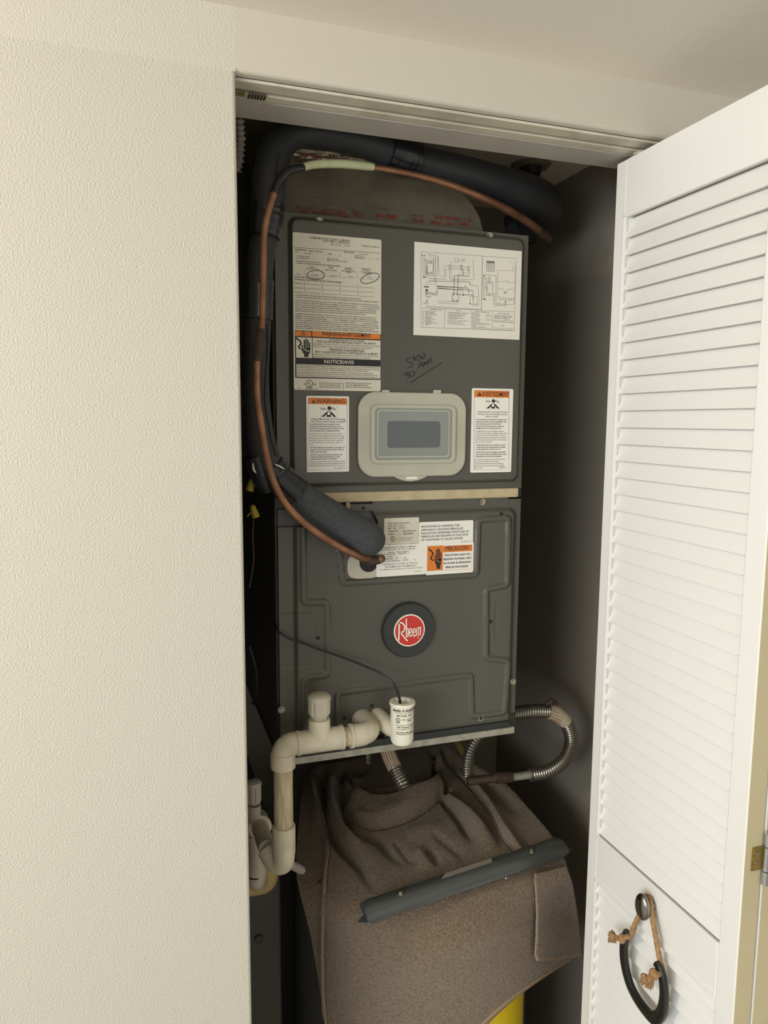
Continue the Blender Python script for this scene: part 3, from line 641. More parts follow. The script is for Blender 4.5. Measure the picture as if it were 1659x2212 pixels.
# ---- CO warning labels
def man(p, cx, top, sc):
    q = lambda x, y: (cx+x*sc, top+y*sc)
    p.line([q(-55, 0), q(58, 3), q(57, 86), q(-54, 82), q(-52, 0)], 2.2, 'ink_faint', 3)
    for k, (x, y) in enumerate(((-34, 25), (-44, 24), (-24, 27), (32, 25), (42, 28), (24, 22))): p.blob(*q(x, y), 9*sc, 8*sc, 'cloud_grey', 1.2+.3*k, 12)
    p.blob(*q(5, 22), 13*sc, 14*sc, 'ink', 3)
    p.poly([q(-4, 42), q(10, 42), q(22, 48), q(52, 80), q(36, 80), q(16, 60), q(16, 79), q(-12, 79), q(-12, 60), q(-32, 79), q(-48, 78), q(-14, 47)], 'ink', 3)
    p.blob(*q(2, 56), 10*sc, 11*sc, 'label_white', 4)
    p.line([q(-5, 24), q(2, 28), q(3, 40)], 3, 'label_white', 4)
def colabel(ox, oy, sc, geo, title, tx, big, groups, cx, name, lab, code):
    G = Print(ox, oy, sc, YP); x0, y0, x1, y1 = geo
    G.base(x0, y0, x1, y1, 'label_white', name, 38, lab)
    i0 = 52; G.line([(x0+i0, y0+i0+4), (x1-i0, y0+i0+14), (x1-i0-8, y1-i0), (x0+i0-6, y1-i0), (x0+i0, y0+i0)], 5, 'ink_soft')
    G.rect(x0+i0+3, y0+i0+6, x1-i0-3, y0+i0+170, 'orange', 2)
    G.poly([(tx[0], y0+i0+140), (tx[0]+58, y0+i0+40), (tx[0]+116, y0+i0+142)], 'ink', 3)
    G.text('!', tx[0]+52, tx[0]+64, y0+i0+134, 60, 'orange', .03, 4)
    G.text(title, tx[1], tx[2], y0+i0+146, 112, 'ink', .012, 3)
    man(G, cx, y0+i0+195, 4.0 if sc > 12 else 3.2)
    for (yb, h, md, ls) in groups:
        for k, (s_, a, c, y) in enumerate(ls): G.text(s_, a, c, y, h, 'ink' if md else 'ink_soft', .012*md)
    G.text(*code, 34, 'ink_soft', .0)
    G.done()
colabel(640, 845, 12.29, (265, 120, 1400, 2135), 'WARNING', (405, 530, 1290), None, (
    (0, 48, 1, [('Carbon Monoxide (CO) Poisoning', 392, 1300, 762), ('Can Cause Severe Injury or Death.', 380, 1308, 826)]),
    (0, 38, 2, [('Carbon Monoxide from the exhaust of motor', 342, 1160, 893), ('vehicles and other fuel burning devices can be', 340, 1205, 951), ('drawn into the living space by the operation of the', 340, 1272, 1009), ('central heating and air conditioning system.', 340, 1158, 1067)]),
    (0, 38, 0, [('Exhaust from motor vehicles, generators, garden', 345, 1215, 1146), ('tractors, mowers, portable heaters, charcoal and gas', 340, 1280, 1204), ('grills, gasoline powered tools, and outdoor camping', 340, 1268, 1262), ('equipment contains carbon monoxide, a poisonous', 340, 1252, 1320), ('gas that can kill you. You cannot see it, smell it, or', 340, 1235, 1378), ('taste it.', 342, 462, 1437)]),
    (0, 38, 2, [('Do NOT operate an automobile or any engine in a', 372, 1290, 1512), ('garage for more than the few seconds it takes to', 372, 1265, 1570), ('enter or exit the garage.', 370, 815, 1628), ('Do NOT operate any fuel-burning device in an', 372, 1215, 1706), ('enclosed or partly enclosed space, or near', 370, 1155, 1762), ('building windows, doors or air intakes.', 370, 1085, 1818), ('.', 345, 355, 1500), ('.', 345, 355, 1690)]),
    (0, 38, 0, [('The U.S. Consumer Product Safety Commission (CPSC)', 345, 1308, 1888), ('and Health Canada recommend the installation of UL or', 340, 1298, 1946), ('CSA certified Carbon Monoxide Alarm(s) in every home.', 338, 1300, 2004)])),
    855, 'warning_label', 'white label headed WARNING with a masked figure pictogram', ('92-102404-02-01', 1000, 1302, 2062))
colabel(1000, 830, 11.344, (225, 95, 1180, 2150), 'AVERTISSEMENT', (345, 466, 1130), None, (
    (0, 36, 1, [("L'empoisonnement au monoxyde de carbone", 345, 1095, 690), ('(CO) peut causer des dommages corporels', 360, 1078, 748), ('graves ou mortels.', 560, 865, 806)]),
    (0, 34, 2, [("Du monoxyde de carbone venant de l'echappement des", 320, 1075, 878), ("vehicules automobiles et d'autres appareillages carbu-", 318, 1065, 932), ("rant au mazout peut etre attire dans l'espace", 318, 928, 985), ('de vie de par le fonctionnement par le systeme de', 316, 1000, 1040), ("chauffage central et de conditionnement d'air.", 314, 940, 1092)]),
    (0, 34, 0, [("L'echappement des moteurs automobiles, generateurs,", 315, 1015, 1165), ('tracteurs de jardin, tondeuses, chauffages portables, grils au', 312, 1092, 1218), ('charbon de bois au gaz, outils fonctionnant a l essence et', 310, 1052, 1270), ('les equipements de camping, contiennent du monoxyde de', 308, 1070, 1324), ('carbone, un gaz toxique qui peut vous tuer. Vous ne pouvez', 306, 1072, 1377), ('pas le voir, le sentir ou le gouter.', 304, 715, 1430)]),
    (0, 34, 2, [('NE faites PAS fonctionner une automobile ou un quel-', 328, 1040, 1505), ('conque moteur dans un garage pendant les quelques', 325, 1038, 1558), ("secondes qu'il faut pour y entrer ou en sortir.", 322, 925, 1610), ('NE faites PAS fonctionner tout appareil a combustible', 320, 1040, 1682), ('dans un espace confine ou partiellement ferme, ou pres', 318, 1068, 1735), ('de fenetres, portes ou prises d air de batiment.', 316, 945, 1787)]),
    (0, 34, 0, [('La commission americaine pour la securite des produits', 296, 1025, 1860), ('de consommation (CPSC) et la Sante Canada', 294, 880, 1912), ('recommandent l installation dans chaque domicile de', 292, 985, 1964), ('systeme(s) d alerte au monoxyde de carbone certifie(s)', 288, 1005, 2018), ('par UL, ou CSA.', 286, 478, 2070)])),
    728, 'avertissement_label', 'white label headed AVERTISSEMENT near the right edge', ('92-102404-02-01', 872, 1042, 2060))

# ---- lower labels
YQ = YF-.0072
c = Print(800, 1100, 6.9125, YQ); c.base(205, 138, 722, 545, 'paper', 'small_rating_label', 18, 'small cream label beside the insulated line')
for s_, x0, x1, yb, h, m in (('MODEL / MODELE RCHL-24A2GH17', 265, 592, 224, 20, 'ink_soft'), ('DATE / DATE    W2815', 265, 500, 262, 20, 'ink_soft'), ('MFR / FAB.     07/2015', 265, 520, 298, 20, 'ink_soft'), ('REFRIGERANT R410A', 268, 412, 342, 22, 'ink_soft'), ('DESIGN PRESSURE 450 PSI', 482, 682, 340, 22, 'ink_soft'), ('REFRIGERANT', 268, 360, 384, 22, 'ink_soft'), ('PRESSION NOMINALE', 495, 638, 380, 22, 'ink_soft'),
                             ('ASSEMBLED IN MEXICO', 418, 645, 438, 10, 'ink_soft'), ('WHOLE DIST. REGIONAL', 418, 615, 468, 10, 'ink_soft'), ('7941', 268, 298, 532, 12, 'ink_soft'), ('92-22504-02', 588, 680, 522, 12, 'ink'), ('C', 290, 298, 456, 14, 'ink'), ('US', 374, 392, 452, 14, 'ink'), ('LISTED', 305, 362, 492, 15, 'ink')): c.text(s_, x0, x1, yb, h, m, .01)
ul(c, 333, 435, 29, 7); c.done()
c = Print(800, 1100, 6.9125, YQ); c.base(730, 195, 1532, 525, 'label_white', 'proposition_label', 22, 'white label with the bold Proposition 65 warning')
for i, (s_, x1) in enumerate((('PROPOSITION 65 WARNING: THIS', 1332), ('APPLIANCE CONTAINS FIBERGLASS', 1382), ('INSULATION. RESPIRABLE PARTICLES OF', 1470), ('FIBERGLASS ARE KNOWN TO THE STATE', 1460), ('OF CALIFORNIA TO CAUSE CANCER.', 1385))): c.text(s_, 758, x1, 277+49.5*i, 30, 'ink', .022)
c.text('92-22504-02-01', 1348, 1500, 492, 15, 'ink'); c.done()
c = Print(800, 1100, 6.9125, YQ-.0006); c.base(92, 545, 826, 968, 'label_white', 'spanish_rating_label', 22, 'white Spanish data label partly behind the copper pipe end')
for s_, x0, x1, yb, h in (('RHEEM MANUFACTURING COMPANY', 140, 688, 592, 21), ('Acondicionador de Aire Central', 140, 662, 622, 21), ('Modelo:   RBHP-17J00SH2', 275, 575, 655, 20), ('Tension Nominal:    208/240  V', 120, 580, 690, 20), ('Fases:    1', 255, 400, 720, 20), ('Frecuencia:   60        Hz', 160, 545, 756, 18), ('Corriente Nominal:   25/29        A', 150, 672, 790, 20), ('Requiere Tierra Fisica', 195, 705, 836, 22), ('ENSAMBLADO EN MEXICO', 222, 688, 876, 22), ('Leer Manual de Instalacion y Operacion Anexo', 138, 778, 914, 17), ('92-22504-07-01', 648, 770, 934, 12)): c.text(s_, x0, x1, yb, h, 'ink_soft', .012)
c.done()
c = Print(800, 1100, 6.9125, YQ-.0006); c.base(832, 528, 1535, 940, 'label_white', 'precaucion_label', 22, 'orange and white label headed PRECAUCION with a hand pictogram')
c.rect(850, 552, 1080, 925, 'orange', 1); c.rect(1088, 550, 1520, 645, 'orange', 1); c.line([(1080, 915), (1500, 893), (1515, 640)], 4, 'orange')
c.text('i PRECAUCION !', 1108, 1482, 622, 66, 'ink', .025)
for i, (s_, x0, x1) in enumerate((('Antes de tener acceso a los', 1104, 1486), ('dispositivos terminales, todos', 1088, 1502), ('los circuitos de alimentacion', 1092, 1496), ('deben ser interrumpidos.', 1118, 1466))): c.text(s_, x0, x1, 702+60*i, 38, 'ink', .03)
def hand(p, q, m='ink', zc_='orange'):
    for x, y0, y1, wd in ((.36, .12, .6, .13), (.52, .04, .6, .13), (.69, .10, .6, .13), (.86, .24, .6, .12)): p.line([q(x, y0), q(x, y1)], wd*q.w, m, 3); p.blob(*q(x, y0), wd*q.w/2, wd*q.w/2, m, 3, 10)
    p.line([q(.14, .34), q(.20, .60)], .13*q.w, m, 3)
    p.poly([q(.12, .52), q(.93, .52), q(.90, .72), q(.76, .84), q(.76, .98), q(.34, .98), q(.34, .84), q(.16, .70)], m, 3)
    p.line([q(.0, .55), q(.32, .50), q(.28, .62), q(.58, .55), q(.54, .68), q(.98, .62)], .055*q.w, zc_, 5)
class Q:
    def __init__(s, x0, y0, x1, y1): s.a = (x0, y0, x1, y1); s.w = x1-x0
    def __call__(s, u, v): return (s.a[0]+u*(s.a[2]-s.a[0]), s.a[1]+v*(s.a[3]-s.a[1]))
hand(c, Q(945, 575, 1070, 895)); c.line([(870, 590), (935, 655), (900, 745), (945, 765)], 22, 'ink', 3); c.done()
# the hand on the tall label
hb = Print(600, 480, 5.82, YP); hb.lab = A.lab
hand(hb, Q(285, 1462, 420, 1700), zc_='paper'); hb.line(cr([(228, 1452), (292, 1515), (262, 1570), (305, 1600)], 5), 20, 'ink', 3); hb.done({'ink': 'hand_pictogram', 'paper': 'hand_pictogram'})

# ---- viewing window cover on the upper panel
pc = Print(600, 830, 2.86, YP); W_ = pc.w
def rr_mesh(x0, y0, x1, y1, r, Ya, Yb, seg=8):
    a = pc.w(x0, y0); b_ = pc.w(x1, y1); rr = r/2.86*m_per_px(a); pts = []
    for (cx, cz, a0) in ((b_[0]-rr, a[2]-rr, 0), (a[0]+rr, a[2]-rr, PI/2), (a[0]+rr, b_[2]+rr, PI), (b_[0]-rr, b_[2]+rr, 1.5*PI)):
        for k in range(seg+1): th = a0+PI/2*k/seg; pts.append((cx+rr*math.cos(th), cz+rr*math.sin(th)))
    return MB().prism(pts, 1, Ya, Yb)
cov = rr_mesh(493, 45, 1150, 562, 112, YP-.0055, YP+.0012).obj('window_cover', 'plastic_cover', ah, bevel=.0022)
cov['label'] = 'translucent beige plastic cover with a small window'
t_ = MB(); a = pc.w(820, 560); pts = [(pc.w(x, 0)[0], pc.w(820, y)[2]) for x, y in ((700, 556), (740, 580), (780, 594), (820, 599), (870, 592), (910, 577), (945, 556))]
t_.prism(pts, 1, YP-.004, YP+.001); t_.obj('cover_tab', 'plastic_cover', cov)
rr_mesh(788, 571, 855, 585, 3, YP-.0052, YP-.0035).obj('tab_slot', 'label_white', cov)
for x in (640, 958): rr_mesh(x, 36, x+46, 60, 4, YP-.004, YP).obj('cover_clip', 'plastic_cover', cov)
rr_mesh(568, 124, 1086, 486, 42, YP-.0095, YP-.005).obj('raised_frame', 'plastic_cover', cov, bevel=.002)
rr_mesh(590, 146, 1058, 462, 26, YP-.0102, YP-.0093).obj('frame_step', 'plastic_inner', cov, bevel=.0004)
rr_mesh(602, 158, 1044, 448, 20, YP-.0108, YP-.0100).obj('frame_edge', 'plastic_cover', cov, bevel=.0004)
rr_mesh(610, 166, 1036, 440, 18, YP-.0113, YP-.0105).obj('pocket', 'plastic_inner', cov, bevel=.0004)
rr_mesh(664, 227, 986, 390, 20, YP-.0118, YP-.0112).obj('window_pane', 'plastic_window', cov, bevel=.0003)
for y in range(200, 415, 12):
    for x0 in (508, 1076): rr_mesh(x0, y, x0+58, y+4, 1, YP-.0062, YP-.0050).obj('rib', 'plastic_cover', cov)

# ---- round badge
bc = P(881, 1359, YF-.006); bd = MB()
def lathe_y(c, prof, seg=48):
    m = MB(); v = []; n = len(prof)
    for (r, y) in prof:
        for k in range(seg): th = 2*PI*k/seg; v.append((c[0]+r*math.cos(th), c[1]+y, c[2]+r*math.sin(th)))
    f = [(i*seg+k, i*seg+(k+1) % seg, (i+1)*seg+(k+1) % seg, (i+1)*seg+k) for i in range(n-1) for k in range(seg)]
    f += [tuple(range(seg)), tuple((n-1)*seg+k for k in range(seg))]
    return m.add(v, f)
badge = lathe_y(bc, [(.0485, 0), (.0485, -.006), (.0465, -.0085), (.030, -.0085), (.0285, -.0065), (.001, -.0065)]).obj('badge', 'badge_black', ah, smooth=True)
badge['label'] = 'round black badge with a red and white disc'
lathe_y(bc, [(.0285, -.006), (.0285, -.0082), (.001, -.0084)]).obj('badge_ring', 'badge_white', badge, smooth=True)
lathe_y(bc, [(.0262, -.0078), (.0262, -.0087), (.001, -.0091)]).obj('badge_disc', 'badge_red', badge, smooth=True)
R_ = Print(810, 1280, 11.85, bc[1]-.0098); R_.lab = badge
k = 12
def rl(*p, wd=34): R_.line(cr(p, 6) if len(p) > 2 else list(p), wd, 'badge_white')
rl((622, 775), (606, 1230), wd=40); rl((600, 785), (690, 775), (752, 850), (758, 920), (720, 1000), (640, 1030), wd=38); rl((655, 1020), (730, 1120), (830, 1240), wd=36)
rl((800, 665), (806, 1145), wd=34); rl((815, 935), (842, 925), (855, 950), (845, 1140), wd=26)
for ox in (0, 92): rl((895+ox, 1020), (940+ox, 1010), (938+ox, 950), (910+ox, 918), (888+ox, 960), (882+ox, 1060), (905+ox, 1118), (930+ox, 1110), (945+ox, 1062), wd=26)
rl((1075, 900), (1066, 1112), wd=26); rl((1080, 920), (1105, 892), (1120, 915), (1112, 1100), wd=24); rl((1125, 915), (1150, 888), (1168, 905), (1156, 1098), wd=24)
R_.blob(1105, 1150, 16, 18, 'badge_white', 1); R_.done({'badge_white': 'badge_lettering'})

# ------------------------------------------------------------------ supply duct on top of the unit
du = empty('supply_duct'); tag(du, 'dark foil-faced supply duct with red printed tape on top of the unit', 'duct')
aL = P(600, 470, .25)[0]; arch = []
xr_ = [(1047, 494), (1036, 470), (1022, 445), (1004, 424), (985, 406), (955, 388), (915, 368), (870, 350), (820, 336), (760, 327), (700, 322), (650, 320)]
pts = [(P(x, y, .25)[0], P(x, y, .25)[2]) for x, y in xr_]+[(aL, P(640, 320, .25)[2])]+[(aL, HT)]
pts[0] = (pts[0][0], HT)
MB().prism(pts, 1, .25, .70).obj('duct_body', 'duct', du, smooth=True)
a = P(640, 322, .249); b_ = P(860, 356, .249)
fo = MB(); n = 60
zt_, zb_ = P(700, 325, .25)[2], P(700, 348, .25)[2]
for i in range(n):
    x0 = a[0]-.01+(b_[0]-a[0]+.02)*i/n; x1 = a[0]-.01+(b_[0]-a[0]+.02)*(i+1)/n
ng = 14; vv = []
for i in range(n+1):
    for j in range(ng+1):
        x = a[0]-.02+(b_[0]-a[0]+.03)*i/n; z = zb_+(zt_-zb_)*j/ng
        vv.append((x, .2478-.0016*noise.noise(Vector((x*60, 3, z*220)))-.001*noise.noise(Vector((x*25, 9, z*400))), z))
fo.add(vv, [(i*(ng+1)+j, (i+1)*(ng+1)+j, (i+1)*(ng+1)+j+1, i*(ng+1)+j+1) for i in range(n) for j in range(ng)])
fo.obj('foil_tape', 'foil', du, smooth=True)
D = Print(490, 120, 2.212, .2455); D.lab = du
D.text('AF 100', 348, 455, 488, 22, 'red_ink', .02); D.text('(UL)', 487, 528, 498, 24, 'red_ink', .02); D.text('Shurtape', 550, 690, 510, 20, 'red_ink', .03); D.text('TM 1B', 330, 390, 506, 10, 'red_ink', .02)
D.done({'red_ink': 'tape_print'})
# lower tape band, print upside down
lt = MB(); a = P(612, 440, .249); b_ = P(1050, 470, .249); lt.box(aL, .2488, HT-.001, b_[0]-.002, .2502, HT+.032)
D = Print(620, 380, 3.456, .2484); D.lab = du
for s_, x0, x1, y, h, bd in (('AF', 95, 150, 296, 22, .02), ('Shurtape', 190, 460, 304, 24, .03), ('181A-P / 181B', 70, 440, 266, 22, .0), ('LISTED', 475, 560, 280, 8, .02), ('08/14', 662, 818, 330, 34, .03), ('LISTED', 925, 1015, 318, 10, .02), ('AF 100', 1070, 1245, 378, 24, .02), ('P / 181B-FX', 1095, 1370, 336, 26, .02), ('ape', 1285, 1355, 392, 22, .03), ('(UL)', 495, 570, 322, 28, .02), ('(UL)', 938, 1018, 366, 28, .02)):
    D.text(s_, x0, x1, y-20, h, 'red_ink', bd, slope=-.0, flip=True)
for s_, x0, x1, y in (('181A-P / 181B', 180, 390, 160), ('UL 181', 140, 200, 190), ('181B-FX LISTED', 290, 450, 205), ('AF 100 / 181', 640, 760, 240), ('181 B-FX', 1200, 1320, 185)): D.text(s_, x0, x1, y, 8, 'ink_soft', .0, flip=True)
D.done({'red_ink': 'tape_print', 'ink_soft': 'faint_print'})
# taped duct insulation left of and behind the line set
dk = MB(); q = P(545, 330, .34)
dk.tube([(-.008, .36, 1.55), (-.008, .36, 1.8), (-.006, .37, 1.98), (-.004, .38, 2.035)], [.084, .084, .084, .074], 24)
tag(dk.obj('insulation_wrap', 'dark_debris', smooth=True), 'dark ragged insulation wrap in the upper left corner of the closet', 'insulation')
# corrugated white hose, top left
hs = resample([P(516, 236, .16), P(517, 262, .16), P(520, 300, .165), P(517, 345, .175), P(511, 370, .18)], .0008)
hs[0][2] = 2.149
tag(MB().tube(hs, [.0062+.0014*math.sin(i*2*PI/9) for i in range(len(hs))], 16).obj('corrugated_hose', 'corr_white', smooth=True), 'thin pale corrugated hose at the upper left jamb', 'hose')

# sprinkler drop
sp = empty('ceiling_pipe'); tag(sp, 'dark pipe stub with round escutcheon dropping from the closet ceiling', 'pipe')
e = PZ(1147, 356, 2.15)
MB().tube([(e[0], e[1], 2.1505), (e[0], e[1], 2.143)], [.043, .036], 32).obj('escutcheon', 'closet_paint', sp, smooth=True)
MB().tube([(e[0], e[1], 2.1435), (e[0], e[1], 2.128)], [.024, .020], 24).obj('collar', 'black_metal', sp, smooth=True)
MB().tube([(e[0], e[1], 2.13), (e[0], e[1], 1.99)], .0125, 20).obj('pipe_stub', 'black_metal', sp, smooth=True)

# ------------------------------------------------------------------ refrigerant lines
su = empty('insulated_suction_line'); tag(su, 'thick black foam-insulated refrigerant pipe looping around the unit', 'pipe')
up = [(572, 500, .155, 62), (577, 440, .155, 70), (583, 380, .157, 74), (596, 325, .165, 72), (625, 292, .175, 68), (670, 284, .185, 66), (730, 292, .195, 68), (790, 306, .205, 68), (850, 328, .215, 70), (905, 346, .225, 58), (1000, 372, .245, 66), (1080, 398, .27, 74), (1135, 420, .295, 84), (1168, 438, .335, 84), (1172, 458, .38, 76), (1140, 482, .43, 68), (1100, 496, .46, 60)]
pxtube('black_foam', up, 'foam_black', su, 28)
lo = [(572, 500, .155, 60), (563, 560, .15, 58), (558, 640, .148, 58), (556, 720, .148, 58), (554, 800, .147, 54), (556, 880, .146, 56), (563, 950, .147, 62), (580, 1005, .148, 62), (606, 1040, .15, 60), (640, 1068, .152, 62)]
pxtube('black_foam', lo, 'foam_black', su, 28)
gf = [(622, 1052, .152, 62), (650, 1076, .154, 70), (690, 1104, .157, 76), (740, 1136, .16, 80), (775, 1155, .162, 82), (792, 1163, .164, 80), (806, 1168, .166, 66), (816, 1172, .17, 44), (821, 1175, .172, 20)]
pxtube('grey_foam', gf, 'foam_grey', su, 32)
# foam seams
pxtube('foam_seam', [(604, 330, .130, 3), (598, 360, .127, 3), (597, 385, .127, 3)], 'black', su, 6)
pxtube('foam_seam', [(578, 700, .122, 5), (577, 760, .122, 5), (572, 860, .121, 5), (584, 940, .12, 5), (596, 985, .121, 5)], 'black', su, 6)
pxtube('inner_tube', [(785, 1190, .17, 26), (800, 1196, .19, 26), (806, 1200, .215, 26)], 'galv', su, 16)
def tape(rows, name='black_tape'):
    a, r = pxpath(rows, 8); r = [x*(1+.05*noise.noise(Vector((i*.7, 2, 5)))) for i, x in enumerate(r)]
    return MB().tube(a, r, 26).obj(name, 'tape_black', su, smooth=True)
tape([(576, 443, .152, 78), (574, 478, .150, 74), (570, 512, .150, 68)]); tape([(558, 606, .146, 68), (557, 650, .145, 66), (556, 690, .146, 66)])
tape([(838, 322, .212, 80), (865, 331, .216, 84), (894, 342, .222, 76)]); tape([(583, 1008, .146, 66), (606, 1036, .148, 70), (640, 1064, .151, 76)]); tape([(556, 985, .150, 60), (570, 1030, .15, 56), (575, 1060, .155, 30)])
for rows in ([(560, 612, .120, 4), (561, 640, .1195, 5), (559, 682, .120, 4)], [(594, 1003, .121, 3), (605, 1008, .1205, 4), (614, 1013, .123, 2)], [(546, 1000, .121, 2), (548, 1014, .121, 5), (553, 1022, .121, 2)], [(596, 402, .112, 2), (602, 398, .112, 2)]):
    pxtube('white_smear', rows, 'white_smear', su, 6, 4)
cu = empty('copper_liquid_line'); tag(cu, 'bare thin copper refrigerant line following the thick insulated one', 'pipe')
c1 = [(816, 1208, .172, 15), (800, 1211, .166, 17), (765, 1197, .14, 16), (717, 1172, .118, 16), (661, 1133, .112, 16), (617, 1088, .110, 16), (590, 1037, .108, 16), (574, 977, .107, 16), (563, 909, .106, 15), (556, 857, .107, 14), (555, 800, .108, 14), (556, 778, .108, 14)]
pxtube('lower_copper', c1, 'copper', cu, 16)
pxtube('stub_end', [(822, 1207, .205, 15), (824, 1207, .18, 17), (815, 1210, .166, 19), (795, 1212, .163, 20), (782, 1205, .155, 19)], 'copper_dark', cu, 16)
MB().ball(P(820, 1208, .166), .0062, .0075, .0068).obj('elbow_tip', 'copper', cu, smooth=True)
pxtube('brazed_joint', [(556, 780, .108, 15), (558, 760, .107, 21), (562, 728, .107, 21), (564, 710, .107, 15)], 'copper_dark', cu, 16)
pxtube('middle_copper', [(564, 712, .108, 14), (566, 690, .109, 14), (568, 607, .110, 15), (570, 515, .110, 15), (574, 480, .109, 15), (586, 436, .110, 15), (594, 412, .112, 16)], 'copper', cu, 16)
pxtube('black_sleeve', [(592, 418, .111, 18), (603, 391, .114, 18), (625, 369, .120, 18), (655, 362, .13, 16)], 'tape_black', cu, 16)
pxtube('pale_section', [(647, 366, .128, 6), (656, 361, .13, 15), (684, 355, .138, 17), (739, 354, .150, 18), (790, 359, .160, 17), (806, 361, .163, 15)], 'copper_verd', cu, 16)
pxtube('upper_copper', [(800, 361, .162, 12), (836, 366, .170, 12), (897, 378, .182, 13), (965, 397, .195, 15), (1032, 423, .21, 16), (1091, 451, .23, 17), (1145, 483, .26, 17), (1166, 500, .28, 17)], 'copper', cu, 16)
pxtube('dark_end', [(1162, 496, .276, 18), (1178, 510, .29, 20), (1185, 518, .30, 20)], 'copper_dark', cu, 14)
# debris at duct collar right
dd = MB(); dd.ball((P(1052, 496, .33)[0], .36, HT+.012), .022, .03, .014, 14, 9, .25)
tag(dd.obj('insulation_scrap', 'dark_debris', smooth=True), 'small crumbled insulation scrap on the top right of the unit', 'insulation')

# ------------------------------------------------------------------ PVC drain assembly
pv = empty('drain_pipe_assembly'); tag(pv, 'white PVC condensate pipe with capped tee and elbows below the unit', 'pipe')
def pt(px, py, Y): return P(px, py, Y)
YD = .158
sc_ = m_per_px(P(690, 1600, YD))
ft = .0235*1; 
def fitting(name, pts_, wpx, mat_='pvc', rim=True, seg=28):
    return pxtube(name, pts_, mat_, pv, seg, 6)
# horizontal tee: keep its axis truly horizontal in X
tc_ = P(690, 1599, YD); rt = 25*sc_; rp = 20.5*sc_
x0 = P(641, 1604, YD)[0]; x1 = P(740, 1588, YD)[0]
zt0 = tc_[2]
MB().tube([(x0, YD, zt0), (x1, YD, zt0)], rt, 32).obj('tee_run', 'pvc', pv, smooth=True)
ztop = P(688, 1560, YD)[2]
for xa, xb in ((x0-.0005, x0+.0045), (x1-.0045, x1+.0005)): MB().tube([(xa, YD, zt0), (xb, YD, zt0)], rt*1.06, 32).obj('hub_rim', 'pvc', pv, smooth=True)
MB().tube([(tc_[0], YD, zt0), (tc_[0], YD, P(688, 1552, YD)[2])], [rt*.98, rt*.92], 32).obj('tee_branch', 'pvc', pv, smooth=True)
zc0, zc1 = P(688, 1556, YD)[2], P(688, 1545, YD)[2]
MB().tube([(tc_[0], YD, zc0-.002), (tc_[0], YD, zc1+.003)], rp*.85, 8).obj('cap_thread', 'pvc_grey', pv)
def cap(cx, cy, z0, z1, r, parent=pv, m='pvc_grey'):
    seg = 32; v = []; prof = [(.86, z0), (.97, z0+.003), (1., z0+.006), (1., z1-.010), (1.06, z1-.009), (1.06, z1-.005), (.95, z1-.002), (.6, z1+.0006), (.02, z1+.001)]
    for i, (q, z) in enumerate(prof):
        for k in range(seg):
            rr = r*q*(1 if (k % 4) else (.88 if 1 <= i <= 3 else 1)); th = 2*PI*k/seg; v.append((cx+rr*math.cos(th), cy+rr*math.sin(th), z))
    n = len(prof); f = [(i*seg+k, i*seg+(k+1) % seg, (i+1)*seg+(k+1) % seg, (i+1)*seg+k) for i in range(n-1) for k in range(seg)]
    f += [tuple(range(seg)), tuple((n-1)*seg+k for k in range(seg))]
    return MB().add(v, f).obj('screw_cap', m, parent, smooth=True)
cap(tc_[0], YD, zc1, P(688, 1499, YD)[2], rt*.95)
# pipe stub and elbow into the unit
MB().tube([(x1-.002, YD, zt0), (P(762, 1587, YD)[0], YD, zt0)], rp, 28).obj('pipe_stub', 'pvc_dirty', pv, smooth=True)
ex0 = P(756, 1587, YD)[0]; ec = P(786, 1578, YD)
el = cr([(ex0, YD, zt0), (ex0+.014, YD, zt0), (ec[0]+.001, YD+.001, zt0+.001), (ec[0]+.011, YD+.009, zt0+.002), (ec[0]+.013, YD+.026, zt0+.004), (ec[0]+.011, YD+.046, zt0+.006), (ec[0]+.010, YF+.05, zt0+.007)], 4)
MB().tube(el, [rt*1.0]*(len(el)//3)+[rt*.98]*(len(el)-len(el)//3), 30).obj('inlet_elbow', 'pvc', pv, smooth=True)
MB().tube([(ex0-.001, YD, zt0), (ex0+.004, YD, zt0)], rt*1.07, 30).obj('elbow_rim', 'pvc', pv, smooth=True)
# left elbow turning down
xe = P(611, 1620, YD)[0]
el = cr([(x0+.004, YD, zt0), (x0-.006, YD, zt0), (xe+.008, YD, zt0-.002), (xe+.001, YD, zt0-.010), (xe, YD, zt0-.026), (xe, YD, P(610, 1657, YD)[2])], 6)
MB().tube(el, rt*.98, 30).obj('corner_elbow', 'pvc', pv, smooth=True)
zr = P(610, 1652, YD)[2]; MB().tube([(xe, YD, zr-.004), (xe, YD, zr+.020)], rt*1.06, 30).obj('elbow_rim', 'pvc', pv, smooth=True)
za, zb = P(610, 1650, YD)[2], P(612, 1800, YD)[2]
MB().tube([(xe, YD, za), (xe, YD, zb)], rp, 28).obj('riser_pipe', 'pvc_dirty', pv, smooth=True)
z_a, z_b = P(612, 1783, YD)[2], P(612, 1840, YD)[2]
MB().tube([(xe, YD, z_a), (xe, YD, z_a-.002), (xe, YD, z_b)], [rt*.98, rt, rt], 30).obj('coupling', 'pvc', pv, smooth=True)
zq = P(612, 1857, YD)[2]
el = cr([(xe, YD, z_b+.004), (xe, YD, zq+.004), (xe-.003, YD+.004, zq-.008), (xe-.012, YD+.016, zq-.010), (xe-.022, YD+.032, zq+.004)], 6)
MB().tube(el, rt*.93, 30).obj('bottom_elbow', 'pvc', pv, smooth=True)
p0 = np.array(el[-1]); p1 = P(560, 1782, .30)
MB().tube([p0, p0+(p1-p0)*.4, p1], rp*.95, 26).obj('return_pipe', 'pvc', pv, smooth=True)
